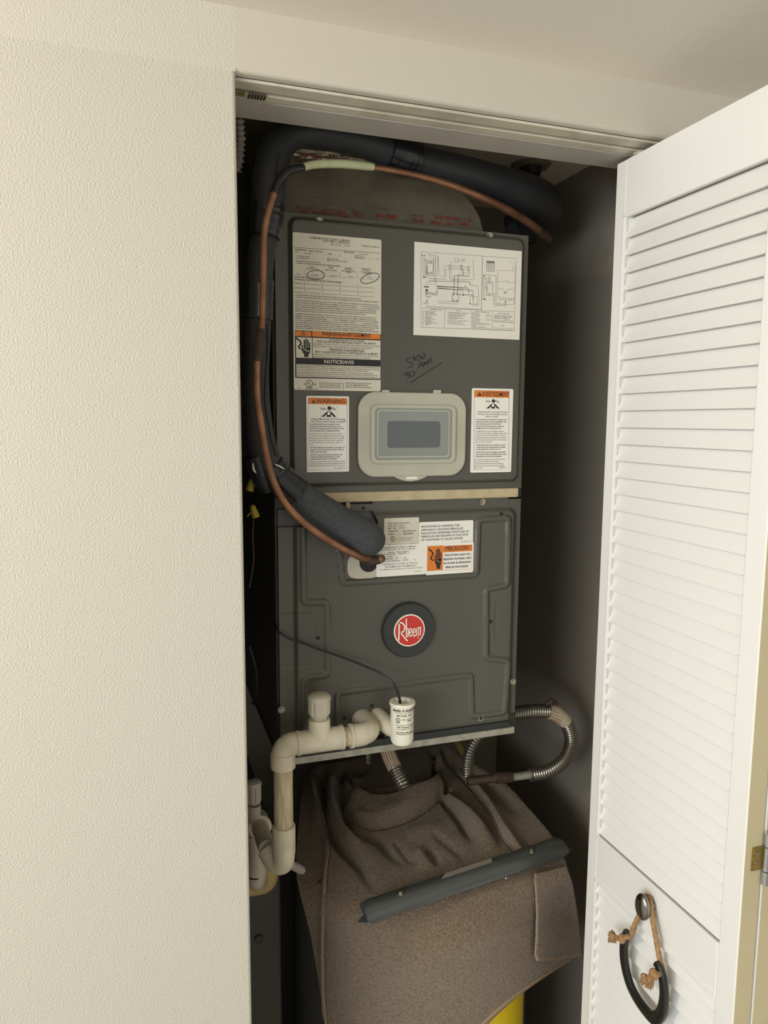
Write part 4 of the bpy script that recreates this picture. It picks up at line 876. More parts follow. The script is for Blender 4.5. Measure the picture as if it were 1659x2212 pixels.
# second capped riser and trap, left
p2 = empty('drain_trap_assembly'); tag(p2, 'second white PVC riser with cap and rounded trap by the left jamb', 'pipe')
Y2 = .30; s2 = m_per_px(P(555, 1750, Y2)); cx2 = P(548, 1740, Y2)[0]
z_ = lambda y: P(550, y, Y2)[2]
MB().tube([(cx2, Y2, z_(1738)), (cx2, Y2, z_(1800))], 15.5*s2, 26).obj('riser', 'pvc_grey', p2, smooth=True)
cap(cx2, Y2, z_(1733), z_(1686), 16.5*s2, p2)
dr = np.array(p0)-p1; dr /= np.linalg.norm(dr)
c0 = np.array(p1); MB().tube([c0-dr*.03, c0+dr*.012], 23*s2, 28).obj('side_hub', 'pvc_grey', p2, smooth=True)
MB().tube([c0+dr*.008, c0+dr*.013], 25*s2, 28).obj('hub_rim', 'pvc', p2, smooth=True)
ty = [(552, 1800, Y2, 36), (556, 1830, Y2, 40), (556, 1870, Y2, 42), (553, 1900, Y2, 42), (549, 1913, Y2, 30), (546, 1918, Y2, 12)]
pxtube('trap_body', ty, 'pvc_grey', p2, 28); pxtube('trap_joint', [(554, 1885, Y2, 43), (554, 1888, Y2, 43)], 'black', p2, 28, 2)
pxtube('trap_leg', [(582, 1850, .335, 34), (582, 1890, .335, 38), (574, 1910, .335, 34), (550, 1920, .335, 28), (520, 1922, .335, 26)], 'pvc_yellow', p2, 24)
MB().tube(resample([P(622, 1864, .17), P(640, 1874, .20), P(652, 1880, .23)], .0009), [.006+.0012*math.sin(i*1.2) for i in range(len(resample([P(622, 1864, .17), P(640, 1874, .20), P(652, 1880, .23)], .0009)))], 14).obj('threaded_stub', 'corr_white', pv, smooth=True)

# ------------------------------------------------------------------ float switch
fs = empty('float_switch'); tag(fs, 'white cylindrical float switch with black print hanging under the unit', 'switch')
YS = .150; s3 = m_per_px(P(868, 1560, YS)); fc = P(868.5, 1560, YS); fx = fc[0]; rs = 25.2*s3
zf = lambda y: P(868, y, YS)[2]
ztp, zbt = zf(1517), zf(1602)
prof = [(.02, zbt-.002), (.6, zbt-.0018), (.88, zbt), (1., zbt+.006), (1., ztp-.012), (1.0, ztp-.0045), (1.1, ztp-.003), (1.12, ztp), (1.08, ztp+.002), (.72, ztp+.0025), (.66, ztp+.001), (.62, ztp-.01), (.02, ztp-.012)]
seg = 40; v = [(fx+r*rs*math.cos(2*PI*k/seg), YS+r*rs*math.sin(2*PI*k/seg), z) for r, z in prof for k in range(seg)]; n = len(prof)
MB().add(v, [(i*seg+k, i*seg+(k+1) % seg, (i+1)*seg+(k+1) % seg, (i+1)*seg+k) for i in range(n-1) for k in range(seg)]+[tuple(range(seg)), tuple((n-1)*seg+k for k in range(seg))]).obj('switch_body', 'switch_white', fs, smooth=True)
el = cr([(fx, YS+.002, zf(1582)), (fx-.012, YS+.018, zf(1578)), (fx-.021, YS+.036, zf(1573)), (fx-.026, YS+.056, zf(1570)), (fx-.029, YF+.035, zf(1568))], 3)
MB().tube(el, rs*.80, 28).obj('side_elbow', 'pvc', fs, smooth=True)
tb = MB(); phi0 = math.atan2(CAM[1]-YS, CAM[0]-fx)
def ctext(s_, x0, x1, yb, h, bold=.02):     # crop px (15.8 per px, origin 830,1480)
    v, f = glyphs(s_, bold); mn, mx = v[:, 0].min(), v[:, 0].max(); xc_ = 575; R15 = 390.
    a0 = math.asin(max(-.97, min(.97, (x0-xc_)/R15))); a1 = math.asin(max(-.97, min(.97, (x1-xc_)/R15)))
    if x1 > 950: a1 = a0+(a1-a0)*1.15
    z0 = P(830+xc_/15.8, 1480+yb/15.8, YS-rs)[2]; hh = h/15.8*s3
    out = []
    for q in v:
        a = a0+(q[0]-mn)/(mx-mn)*(a1-a0); th = phi0+a
        out.append((fx+(rs+.0003)*math.cos(th), YS+(rs+.0003)*math.sin(th), z0+q[1]/CAPH*hh))
    tb.add(out, f)
for q in (('SAFE-T-SWITCH', 275, 975, 945, 72, .04), ('US Patent No. 4,992,457', 355, 935, 1003, 38, .0), ('MODEL SS2', 410, 875, 1105, 70, .01), ('IND. CONT. EQ.', 572, 942, 1225, 46, .01), ('TEMP', 735, 865, 1288, 46, .01), ('LISTED', 370, 515, 1325, 30, .04),
          ('24 Volt AC, 1.25 Amp 60', 380, 945, 1415, 44, .01), ('SMD Research, Inc. U', 410, 935, 1485, 44, .02), ('"CONFORMS TO UL 508', 370, 940, 1555, 40, .0), ('CAUTION: 24v CLASS 2', 385, 940, 1668, 46, .03), ('SUPPLEMENTARY LIMIT ONLY', 395, 935, 1718, 26, .03)): ctext(*q)
ctext('UL', 410, 475, 1245, 60, .03)
def cring(cx, cy, r_, w_):
    v = []; n = 20
    for rr in (r_, r_-w_):
        for k in range(n):
            a_ = 2*PI*k/n; th = phi0+math.asin((cx+rr*math.cos(a_)-575)/390.); z0 = P(830+575/15.8, 1480+(cy-rr*math.sin(a_))/15.8, YS-rs)[2]
            v.append((fx+(rs+.0003)*math.cos(th), YS+(rs+.0003)*math.sin(th), z0))
    tb.add(v, [(k, (k+1) % n, n+(k+1) % n, n+k) for k in range(n)])
cring(445, 1215, 74, 16)
tb.obj('switch_print', 'ink', fs, fix=False)
wp = [(865, 1524, YS, 6), (862, 1505, YS-.004, 6), (850, 1478, YS+.0, 5.4), (828, 1458, YS+.012, 5), (790, 1440, .175, 5), (740, 1420, .185, 5), (690, 1403, .192, 4.6), (650, 1388, .195, 4.6), (622, 1378, .198, 4.4), (604, 1366, .200, 4.2), (596, 1352, .215, 4.2), (588, 1330, .26, 4.2)]
a, r = pxpath(wp, 8); a[0][2] -= .008
tag(MB().tube(a, r, 10).obj('switch_wire', 'wire', smooth=True), 'thin black wire rising from the white float switch', 'wire')

# ------------------------------------------------------------------ wires left of the unit
tag(pxtube('brown_wire', [(552, 1108, .20, 3), (548, 1125, .2, 3), (546, 1160, .2, 3), (548, 1200, .2, 3), (544, 1240, .2, 3), (538, 1270, .2, 3)], 'wire_brown', seg=8), 'thin brown wire hanging beside the left side of the unit', 'wire')
tag(pxtube('black_cable', [(538, 1395, .25, 7), (546, 1420, .25, 8), (553, 1450, .25, 8), (554, 1490, .25, 8), (547, 1520, .26, 8)], 'wire', seg=10), 'black cable curving down beside the lower left of the unit', 'cable')
for px, py, an, lb in ((542, 1047, .25, 'upper yellow wire nut on the dark left side of the unit'), (549, 1104, -.3, 'lower yellow wire nut on the dark left side of the unit')):
    p = P(px, py, .17); d_ = np.array([math.sin(an), 0, math.cos(an)])
    tag(MB().tube([p-d_*.010, p-d_*.006, p+d_*.008, p+d_*.010], [.0062, .006, .0042, .002], 12).obj('wire_nut', 'yellow_nut', smooth=True), lb, 'wire nut')
tag(pxtube('yellow_wire', [(534, 1116, .17, 2.5), (541, 1108, .17, 2.5), (549, 1104, .17, 2.5)], 'yellow_nut', seg=6), 'short yellow wire entering the lower wire nut', 'wire')

# ------------------------------------------------------------------ flexible conduits
def conduit(rows, parent, name='corrugated_tube', period=.0055, amp=.0011, seg=18):
    q = []
    for px, py, Y, wpx in rows: p = P(px, py, Y); q.append((*p, wpx/2*m_per_px(p)))
    c_ = resample(cr(q, 10), period/6)
    return MB().tube([a[:3] for a in c_], [a[3]-amp+2*amp*abs(math.sin(i*PI/6)) for i, a in enumerate(c_)], seg).obj(name, 'conduit', parent, smooth=True)
c1 = empty('looped_conduit'); tag(c1, 'grey corrugated metal conduit looping out right of the unit', 'conduit')
conduit([(1096, 1544, .30, 26), (1120, 1539, .30, 27), (1150, 1536, .30, 28), (1185, 1536, .30, 28)], c1)
pxtube('paper_wrap', [(1184, 1537, .30, 31), (1200, 1541, .30, 33), (1217, 1553, .30, 32), (1222, 1559, .30, 31)], 'conduit_label', c1, 20)
tg = MB(); tg.tube([P(1178, 1522, .29), P(1190, 1514, .29), P(1205, 1520, .29)], [.004, .007, .003], 8); tg.obj('wrap_tail', 'brown_fitting', c1, smooth=True)
conduit([(1220, 1556, .30, 28), (1231, 1580, .30, 28), (1234, 1606, .30, 28), (1224, 1634, .30, 28), (1204, 1655, .30, 28), (1178, 1668, .30, 27), (1145, 1674, .30, 26)], c1)
pxtube('straight_end', [(1146, 1673, .30, 17), (1120, 1677, .30, 17), (1100, 1679, .30, 17)], 'galv', c1, 18, 3)
pxtube('brown_coupling', [(1104, 1678, .30, 24), (1085, 1679, .30, 25), (1070, 1680, .30, 24), (1066, 1681, .30, 19), (1040, 1684, .305, 18), (1010, 1688, .31, 20)], 'brown_fitting', c1, 18, 4)
Lp = Print(980, 1480, 5.184, .279); 
c2 = empty('short_conduit'); tag(c2, 'short corrugated metal connector dropping behind the towel on the right', 'conduit')
conduit([(1062, 1560, .36, 20), (1048, 1575, .35, 21), (1026, 1600, .34, 22), (1014, 1625, .335, 23), (1009, 1650, .335, 23), (1009, 1672, .335, 23)], c2)
c3 = empty('labelled_conduit'); tag(c3, 'corrugated connector with a printed paper wrap poking into the towel', 'conduit')
conduit([(822, 1588, .34, 26), (832, 1610, .32, 26), (836, 1618, .315, 26)], c3)
pxtube('paper_wrap', [(833, 1612, .315, 30), (842, 1636, .30, 31), (853, 1660, .285, 31)], 'conduit_label', c3, 24)
conduit([(851, 1655, .287, 27), (860, 1675, .275, 28), (870, 1694, .262, 28), (873, 1702, .258, 26)], c3)
# print lines on the wraps
def wraplines(pts_, wpx, parent, n=5):
    for k in range(n):
        o_ = (k-(n-1)/2)/n*wpx*.9; rows = []
        for (x, y, Y) in pts_: rows.append((x, y, Y))
        a = np.array(rows[0]); b_ = np.array(rows[-1]); dx, dy = (b_-a)[:2]; L_ = math.hypot(dx, dy); nx, ny = -dy/L_, dx/L_
        q = []
        for (x, y, Y) in rows:
            p = P(x+nx*o_, y+ny*o_, Y); rad = wpx/2*m_per_px(p); dd_ = (1-(o_/(wpx/2))**2)**.5
            q.append(P(x+nx*o_, y+ny*o_, Y-rad*dd_-.0002))
        MB().tube(q, .00055, 5).obj('wrap_print', 'ink_soft' if k % 2 else 'label_red', parent)
wraplines([(836, 1618, .3125), (842, 1636, .30), (851, 1656, .287)], 31, c3)
wraplines([(1192, 1541, .30), (1204, 1546, .30), (1215, 1553, .30)], 32, c1)
c4 = empty('thin_conduit'); tag(c4, 'thin corrugated connector just below the rail, above the towel', 'conduit')
conduit([(798, 1600, .34, 16), (795, 1625, .335, 16), (794, 1650, .33, 16)], c4, period=.0045, amp=.0009)
conduit([(818, 1598, .26, 14), (832, 1590, .255, 15), (848, 1583, .25, 14)], c4, period=.0045, amp=.0009)
mat('dim_yellow', srgb(104, 96, 44), .8)
tag(pxtube('yellow_tubing', [(985, 1598, .50, 12), (998, 1622, .50, 16), (1018, 1646, .50, 16), (1028, 1662, .51, 12)], 'dim_yellow', seg=10), 'dim yellow tube behind the short corrugated connector', 'hose')

# ------------------------------------------------------------------ water heater under the towel
wh = empty('water_heater'); tag(wh, 'dark grey cylindrical water heater under the draped towel', 'water heater')
HX, HY, HR, HZ = .385, .385, .245, .735
def lathe_z(c, prof, seg=64):
    v = [(c[0]+r*math.cos(2*PI*k/seg), c[1]+r*math.sin(2*PI*k/seg), z) for r, z in prof for k in range(seg)]; n = len(prof)
    return MB().add(v, [(i*seg+k, i*seg+(k+1) % seg, (i+1)*seg+(k+1) % seg, (i+1)*seg+k) for i in range(n-1) for k in range(seg)]+[tuple(range(seg)), tuple((n-1)*seg+k for k in range(seg))])
lathe_z((HX, HY), [(HR-.01, .02), (HR, .04), (HR, HZ-.02), (HR-.015, HZ), (.01, HZ+.006)]).obj('tank', 'heater', wh, smooth=True)
el_ = MB(); m = 12; vv = []
tA = -PI/2+.22; tB = -PI/2+.83
for i in range(m+1):
    th = tA+(tB-tA)*i/m
    for z in (.20, .56): vv.append((HX+(HR+.0012)*math.cos(th), HY+(HR+.0012)*math.sin(th), z))
el_.add(vv, [(2*i, 2*i+2, 2*i+3, 2*i+1) for i in range(m)]); yl = el_.obj('energy_label', 'yellow_label', wh, smooth=True); yl['label'] = 'bright yellow energy label'
# grey return box to the left of the tank
rb = empty('return_box'); tag(rb, 'dark grey metal box in the gap left of the water heater', 'box')
MB().box(-.096, .34, 0, .105, .78, .80).obj('box_body', 'unit_side', rb, bevel=.004)
MB().disc(P(559, 2028, .3398), (0, -1, 0), .0085, .003, 18).obj('knockout', 'black_metal', rb)

# ------------------------------------------------------------------ towel
ctrl = [  # rows back to front: (left px), (mid-left), (mid), (mid-right), (right), and depth rule
    [(690, 1650), (750, 1640), (815, 1628), (870, 1612), (915, 1596), ('z', .845)],
    [(668, 1672), (740, 1672), (820, 1668), (900, 1656), (985, 1640), ('z', .835)],
    [(652, 1715), (735, 1720), (840, 1724), (950, 1715), (1075, 1692), ('z', .825)],
    [(645, 1775), (740, 1785), (860, 1790), (985, 1780), (1140, 1748), ('z', .812)],
    [(640, 1835), (745, 1850), (880, 1852), (1020, 1832), (1185, 1798), ('z', .797)],
    [(640, 1888), (750, 1912), (890, 1912), (1050, 1880), (1212, 1836), ('z', .782)],
    [(650, 1940), (757, 1975), (900, 1972), (1068, 1935), (1232, 1890), ('z', .755)],
    [(668, 2010), (771, 2060), (905, 2065), (1078, 2010), (1240, 1960), ('y', .125)],
    [(684, 2095), (785, 2155), (910, 2150), (1085, 2065), (1248, 2002), ('y', .118)],
    [(702, 2200), (800, 2270), (915, 2240), (1090, 2128), (1256, 2042), ('y', .115)],
    [(720, 2470), (812, 2430), (925, 2350), (1096, 2170), (1258, 2056), ('y', .113)]]
rows = []
for r in ctrl:
    kind, val = r[5]; rr = []
    for i, (x, y) in enumerate(r[:5]):
        u = (i-2)/2
        if kind == 'z':
            p = PZ(x, y, val-.012*abs(u)**3)
        else:
            p = P(x, y, .2)
            for _ in range(12):
                yy = .385-math.sqrt(max(.27**2-(p[0]-.385)**2, .0004)); p = P(x, y, p[1]*.5+.5*min(yy, .28 if i == 0 else .225))
        rr.append(p)
    rows.append(rr)
NU, NV = 280, 380
cols = []
uu = np.linspace(0, 4, NU+1); vvv = np.linspace(0, len(rows)-1, NV+1)
def crv(A, t_):
    i = min(int(t_), len(A)-2); s = t_-i
    a = A[i-1] if i > 0 else 2*A[0]-A[1]; b_ = A[i]; c_ = A[i+1]; d_ = A[i+2] if i+2 < len(A) else 2*A[-1]-A[-2]
    return .5*((2*b_)+(-a+c_)*s+(2*a-5*b_+4*c_-d_)*s*s+(-a+3*b_-3*c_+d_)*s**3)
R0 = np.array(rows)                          # rows x 5 x 3
Ucols = np.array([[crv(R0[j], u) for u in uu] for j in range(len(rows))])   # rows x NU+1 x 3
G = np.array([crv(Ucols, t_) for t_ in vvv])  # NV+1 x NU+1 x 3
# normals
def normals(G):
    du_ = np.gradient(G, axis=1); dv_ = np.gradient(G, axis=0); n = np.cross(du_, dv_); n /= np.linalg.norm(n, axis=2, keepdims=True)+1e-9
    to = CAM-G; return n*np.sign(np.median((n*to).sum(2)))
Nn = normals(G)
d = G-CAM; zz = d @ _F; PXX = FW/2+f_*(d @ _R)/zz; PYY = FH/2-f_*(d @ _U)/zz
def pd(pts_): return segdist(PXX, PYY, cr(pts_, 5))
def side(pts_):                        # signed side of a polyline in the view, for overlap steps
    q = cr(pts_, 5); best = np.full(PXX.shape, 1e9); sg = np.zeros(PXX.shape); en = np.zeros(PXX.shape)
    for i, (a, b_) in enumerate(zip(q, q[1:])):
        ab = b_-a; t_ = ((PXX-a[0])*ab[0]+(PYY-a[1])*ab[1])/(ab @ ab+1e-9); tcl = np.clip(t_, 0, 1)
        dd_ = np.hypot(PXX-a[0]-tcl*ab[0], PYY-a[1]-tcl*ab[1]); s_ = np.sign(ab[0]*(PYY-a[1])-ab[1]*(PXX-a[0]))
        k_ = dd_ < best; best = np.where(k_, dd_, best); sg = np.where(k_, s_, sg)
    return best, sg
Hh = np.zeros(PXX.shape)
def taper(pts_):
    q = cr(pts_, 5); L = [0]
    for a, b_ in zip(q, q[1:]): L.append(L[-1]+np.linalg.norm(b_-a))
    best = np.full(PXX.shape, 1e9); tt = np.zeros(PXX.shape)
    for i, (a, b_) in enumerate(zip(q, q[1:])):
        ab = b_-a; t_ = np.clip(((PXX-a[0])*ab[0]+(PYY-a[1])*ab[1])/(ab @ ab+1e-9), 0, 1)
        dd_ = np.hypot(PXX-a[0]-t_*ab[0], PYY-a[1]-t_*ab[1]); k_ = dd_ < best
        best = np.where(k_, dd_, best); tt = np.where(k_, (L[i]+t_*(L[i+1]-L[i]))/L[-1], tt)
    return sstep(tt/.12+.2)*sstep((1-tt)/.45), tt
def valley(pts_, dp, w_):
    global Hh; tp, tt = taper(pts_); Hh -= dp*tp*np.exp(-(pd(pts_)/(w_*(.9+.5*tt)))**2)
def ridge(pts_, dp, w_):
    global Hh; tp, tt = taper(pts_); Hh += dp*tp*np.exp(-(pd(pts_)/(w_*(1.05+.6*tt)))**2)
def overlap(pts_, dp, w_, sgn=1, edge=2.5):    # one side lies on top and fades away from the edge
    global Hh; b_, s_ = side(pts_); up_ = (s_*sgn > 0); Hh += np.where(up_, dp*np.exp(-(b_/w_)**2)*np.clip(b_/edge, 0, 1)**.5, -dp*.5*np.exp(-(b_/(w_*.3))**2)*np.clip(b_/edge, 0, 1))
for _p in ([(744, 1690), (790, 1722), (850, 1728), (905, 1712), (930, 1680)],): valley(_p, .016, 7)
valley([(697, 1665), (702, 1769), (729, 1823), (770, 1864), (801, 1909), (837, 1932)], 0.0248, 9)
ridge([(716, 1680), (722, 1760), (750, 1815), (790, 1850), (820, 1890)], 0.0232, 12)
valley([(735, 1660), (742, 1755), (765, 1798), (815, 1812), (846, 1846), (901, 1880)], 0.0202, 8)
ridge([(676, 1680), (688, 1740), (708, 1800)], 0.0155, 10)
overlap([(742, 1700), (783, 1738), (846, 1744), (901, 1733), (937, 1706), (941, 1650)], 0.0248, 16, 1)
overlap([(747, 1756), (774, 1778), (819, 1785), (883, 1771), (928, 1744), (950, 1722)], 0.0202, 16, -1)
ridge([(752, 1735), (800, 1762), (860, 1762), (920, 1728), (945, 1690)], 0.0186, 12)
ridge([(750, 1690), (790, 1716), (850, 1722), (900, 1705), (915, 1660)], 0.0217, 12)
valley([(760, 1695), (800, 1708), (840, 1704), (868, 1690)], 0.0155, 7)
valley([(735, 1655), (765, 1660), (800, 1668)], 0.0155, 8)
valley([(946, 1719), (982, 1756), (1009, 1796), (1030, 1826)], 0.0186, 7)
ridge([(960, 1715), (1000, 1752), (1040, 1800), (1075, 1850)], 0.0186, 10)
valley([(937, 1650), (964, 1708), (1005, 1742), (1063, 1787), (1100, 1850)], 0.0217, 7)
overlap([(955, 1640), (1009, 1690), (1050, 1742), (1082, 1796), (1118, 1850)], 0.0155, 14, -1)
valley([(923, 1620), (982, 1660), (1068, 1719), (1149, 1778)], 0.0124, 7)
ridge([(935, 1612), (1000, 1652), (1085, 1705), (1165, 1765)], 0.0124, 9)
valley([(914, 1830), (935, 1850), (955, 1873)], 0.0109, 7); ridge([(900, 1835), (915, 1860), (925, 1885)], 0.0078, 9)
valley([(850, 1812), (880, 1850), (905, 1870)], 0.0078, 6); ridge([(875, 1800), (930, 1790), (970, 1800)], 0.0062, 14)
valley([(935, 1800), (990, 1840), (1010, 1870)], 0.0062, 8)
overlap([(666, 1660), (684, 1724), (704, 1787), (709, 1846), (704, 1900), (700, 2027), (700, 2110), (706, 2330)], .0055, 9, 1)
rng = np.random.RandomState(3)
lowf = np.zeros(PXX.shape)
for k_ in range(14):
    a_ = rng.uniform(-1, 1, 2)*.035; lowf += np.sin(PXX*a_[0]+PYY*a_[1]+rng.uniform(0, 6))
fade = sstep((2080-PYY)/330)*.85+.15
fade = fade*sstep((PXX-(645+.17*np.maximum(PYY-1880, 0)))/70)
Hh = Hh+lowf*.00045*fade
G2 = G+Nn*(Hh*1.25)[..., None]
# drop the surplus of the towel surface at its top corners and give it thickness
W_2 = NU+1
tv = G2.reshape(-1, 3); fcs = [(j*W_2+i, (j+1)*W_2+i, (j+1)*W_2+i+1, j*W_2+i+1) for j in range(NV) for i in range(NU)]
tw = empty('bath_towel'); tag(tw, 'taupe brown terry bath towel draped and bunched over the water heater', 'towel')
me = bpy.data.meshes.new('cloth'); me.from_pydata(tv.tolist(), [], fcs); me.update()
cl = link('cloth', me, 'towel', tw, True)
# make normals face outward (towards the camera side)
pn = me.polygons[len(me.polygons)//2]; 
if (Vector(CAM)-pn.center).dot(pn.normal) < 0: me.flip_normals()
so = cl.modifiers.new('thickness', 'SOLIDIFY'); so.thickness = .004; so.offset = -1
# terry nap: real fine displacement
nz_ = np.array([noise.noise(Vector(p)*260) for p in tv[::1]])
co = (tv+Nn.reshape(-1, 3)*(nz_*.0008)[:, None]).astype('f'); me.vertices.foreach_set('co', co.ravel())
# hems
def hem(pts_, wpx, name='hem', lift=.0035):
    q = []
    for (x, y) in cr(pts_, 8):
        k_ = np.argmin((PXX-x)**2+(PYY-y)**2); p = co[k_]+Nn.reshape(-1, 3)[k_]*lift; q.append(p)
    q2 = [q[0]]
    for p in q[1:]:
        if np.linalg.norm(p-q2[-1]) > .004: q2.append(p)
    sm_ = [np.mean(q2[max(0, i-2):i+3], axis=0) for i in range(len(q2))]
    r_ = wpx/2*m_per_px(sm_[0]); return MB().tube(sm_, r_, 10).obj(name, 'towel_hem', tw, smooth=True)
hem([(668, 1672), (686, 1728), (704, 1787), (709, 1846), (704, 1900), (700, 2027), (700, 2110), (704, 2200), (708, 2290)], 5, lift=.003)
hem([(955, 1647), (1009, 1692), (1050, 1742), (1082, 1796), (1116, 1846)], 4, lift=.003)
# bottom hem ribbon along the last rows
hv = []; hn = NU
for i in range(NU+1):
    for j in (NV, NV-9): hv.append(G2[j, i]+Nn[j, i]*.0016)
hm = MB().add(hv, [(2*i, 2*i+2, 2*i+3, 2*i+1) for i in range(NU)]).obj('bottom_hem', 'towel_hem', tw, smooth=True)
hm.modifiers.new('thickness', 'SOLIDIFY').thickness = .003
# folded-over corner on the right
fl = []; fr_ = [((1156, 1888), (1222, 1872)), ((1158, 1930), (1236, 1905)), ((1160, 1975), (1243, 1950)), ((1159, 2020), (1250, 2000)), ((1157, 2062), (1256, 2050)), ((1160, 2074), (1258, 2064))]
for j, t_ in enumerate(np.linspace(0, 5, 61)):
    jj = min(int(t_), 4); s_ = t_-jj
    l_ = np.array(fr_[jj][0])*(1-s_)+np.array(fr_[jj+1][0])*s_; r_ = np.array(fr_[jj][1])*(1-s_)+np.array(fr_[jj+1][1])*s_
    for i in range(31):
        x, y = l_*(1-i/30)+r_*(i/30); y += 3*math.sin(i/30*PI)*(j/60)
        k_ = np.argmin((PXX-x)**2+(PYY-y)**2); Yb = co[k_][1]
        Yv = Yb-.009-.012*(j/60)*(1-.5*i/30)
        p = P(x, y, Yv); p = p+np.array([0, -1, 0])*.0012*noise.noise(Vector(p)*220); fl.append(p)
# smooth the depth a little
FA = np.array(fl).reshape(61, 31, 3)
for _ in range(6):
    FA[1:-1, :, 1] = (FA[:-2, :, 1]+FA[1:-1, :, 1]*2+FA[2:, :, 1])/4; FA[:, 1:-1, 1] = (FA[:, :-2, 1]+2*FA[:, 1:-1, 1]+FA[:, 2:, 1])/4
fq = MB().add(FA.reshape(-1, 3), [(j*31+i, j*31+i+1, (j+1)*31+i+1, (j+1)*31+i) for j in range(55) for i in range(30)]).obj('folded_corner', 'towel', tw, smooth=True, fix=False)
s_ = fq.modifiers.new('thickness', 'SOLIDIFY'); s_.thickness = .005; s_.offset = 0
fq = MB().add(FA[54:].reshape(-1, 3), [(j*31+i, j*31+i+1, (j+1)*31+i+1, (j+1)*31+i) for j in range(6) for i in range(30)]).obj('corner_hem', 'towel_hem', tw, smooth=True, fix=False)
s_ = fq.modifiers.new('thickness', 'SOLIDIFY'); s_.thickness = .0045; s_.offset = 0
MB().tube([FA[j, 0] for j in range(0, 61, 2)], .0018, 8).obj('hem', 'towel_hem', tw, smooth=True)
# dark speck of lint on the left border
k_ = np.argmin((PXX-695)**2+(PYY-1908)**2); lp = co[k_]+Nn.reshape(-1, 3)[k_]*.004
tag(MB().tube([lp+np.array([-.006, 0, -.003]), lp+np.array([-.001, -.001, .0005]), lp+np.array([.005, 0, .004])], [.0008, .0022, .0007], 8).obj('lint_speck', 'dark_debris', smooth=True), 'tiny dark speck of lint on the left border of the towel', 'lint')

# ------------------------------------------------------------------ loose panel strip lying on the towel
st = empty('metal_panel_strip'); tag(st, 'long dark grey metal filler strip lying across the towel', 'panel')
ZS = .800
pl_ = PZ(789, 1972, ZS); pr_ = PZ(1222, 1826, ZS)
ax = pr_-pl_; Lx = np.linalg.norm(ax); ax = ax/Lx; ay = np.cross([0, 0, 1.], ax); ay /= np.linalg.norm(ay); az = np.array([0, 0, 1.])
def sp_(u, v, w_): return pl_+ax*u+ay*v+az*w_
# profile across the strip: back flange, top, rounded front, down lip
prof = [(.021, -.003), (.021, .006), (.018, .0095), (.008, .010), (.0, .007), (-.006, .001), (-.009, -.006), (-.010, -.013), (-.009, -.016)]
prof = [tuple(p) for p in cr(prof, 4)]
sv = []; ns = 40
for i in range(ns+1):
    u = Lx*i/ns
    e_ = min(u, Lx-u); sh_ = 1-.35*max(0, 1-e_/.012)**2
    for (v, w_) in prof: sv.append(sp_(u, v, w_*sh_-.004*(1-sh_)))
m_ = len(prof)
stp = MB().add(sv, [(i*m_+k, (i+1)*m_+k, (i+1)*m_+k+1, i*m_+k+1) for i in range(ns) for k in range(m_-1)]+[tuple(range(m_)), tuple(ns*m_+k for k in range(m_-1, -1, -1))]).obj('strip_body', 'strip_grey', st, smooth=True)
stp.modifiers.new('thickness', 'SOLIDIFY').thickness = .0012
for (u0, u1, s_) in ((-.014, .012, 1), (Lx+.018, Lx-.012, 1)):
    MB().add([sp_(u0, .002, -.013), sp_(u1, -.0095, -.0155), sp_(u1, .016, -.008), sp_(u0, .002, -.0145), sp_(u1, -.0095, -.0170), sp_(u1, .016, -.0095)], [(0, 1, 2), (3, 5, 4), (0, 3, 4, 1), (0, 2, 5, 3), (1, 4, 5, 2)]).obj('end_tab', 'strip_grey', st)
for q in ((865, 1929), (1148, 1838)):
    p = PZ(*q, ZS+.0105); b_ = MB(); b_.disc(p-np.array([0, 0, .002]), (0, 0, 1), .0052, .002, 16); b_.disc(p, (0, 0, 1), .0037, .004, 6); b_.obj('screw', 'screw_metal', st)
a = PZ(966, 1896, ZS+.0105); u0 = (a-pl_) @ ax
sl = MB(); L_ = [sp_(u0-.012, .006, .0105), sp_(u0+.098, .006, .0105), sp_(u0+.104, .0175, .0105), sp_(u0+.004, .0175, .0105)]
sl.add(L_, [(0, 1, 2, 3)]); sl.obj('strip_label', 'corr_white', st)
for k_ in range(4):
    MB().add([sp_(u0+.004, .0075+k_*.0024, .0107), sp_(u0+.092, .0075+k_*.0024, .0107), sp_(u0+.092, .0083+k_*.0024, .0107), sp_(u0+.004, .0083+k_*.0024, .0107)], [(0, 1, 2, 3)]).obj('strip_label_print', 'ink_faint', st)
MB().ball(P(1093, 1897, sp_(u0+.1, -.013, -.01)[1]-.002), .0012, .0012, .0015, 8, 6).obj('paint_fleck', 'label_white', st)

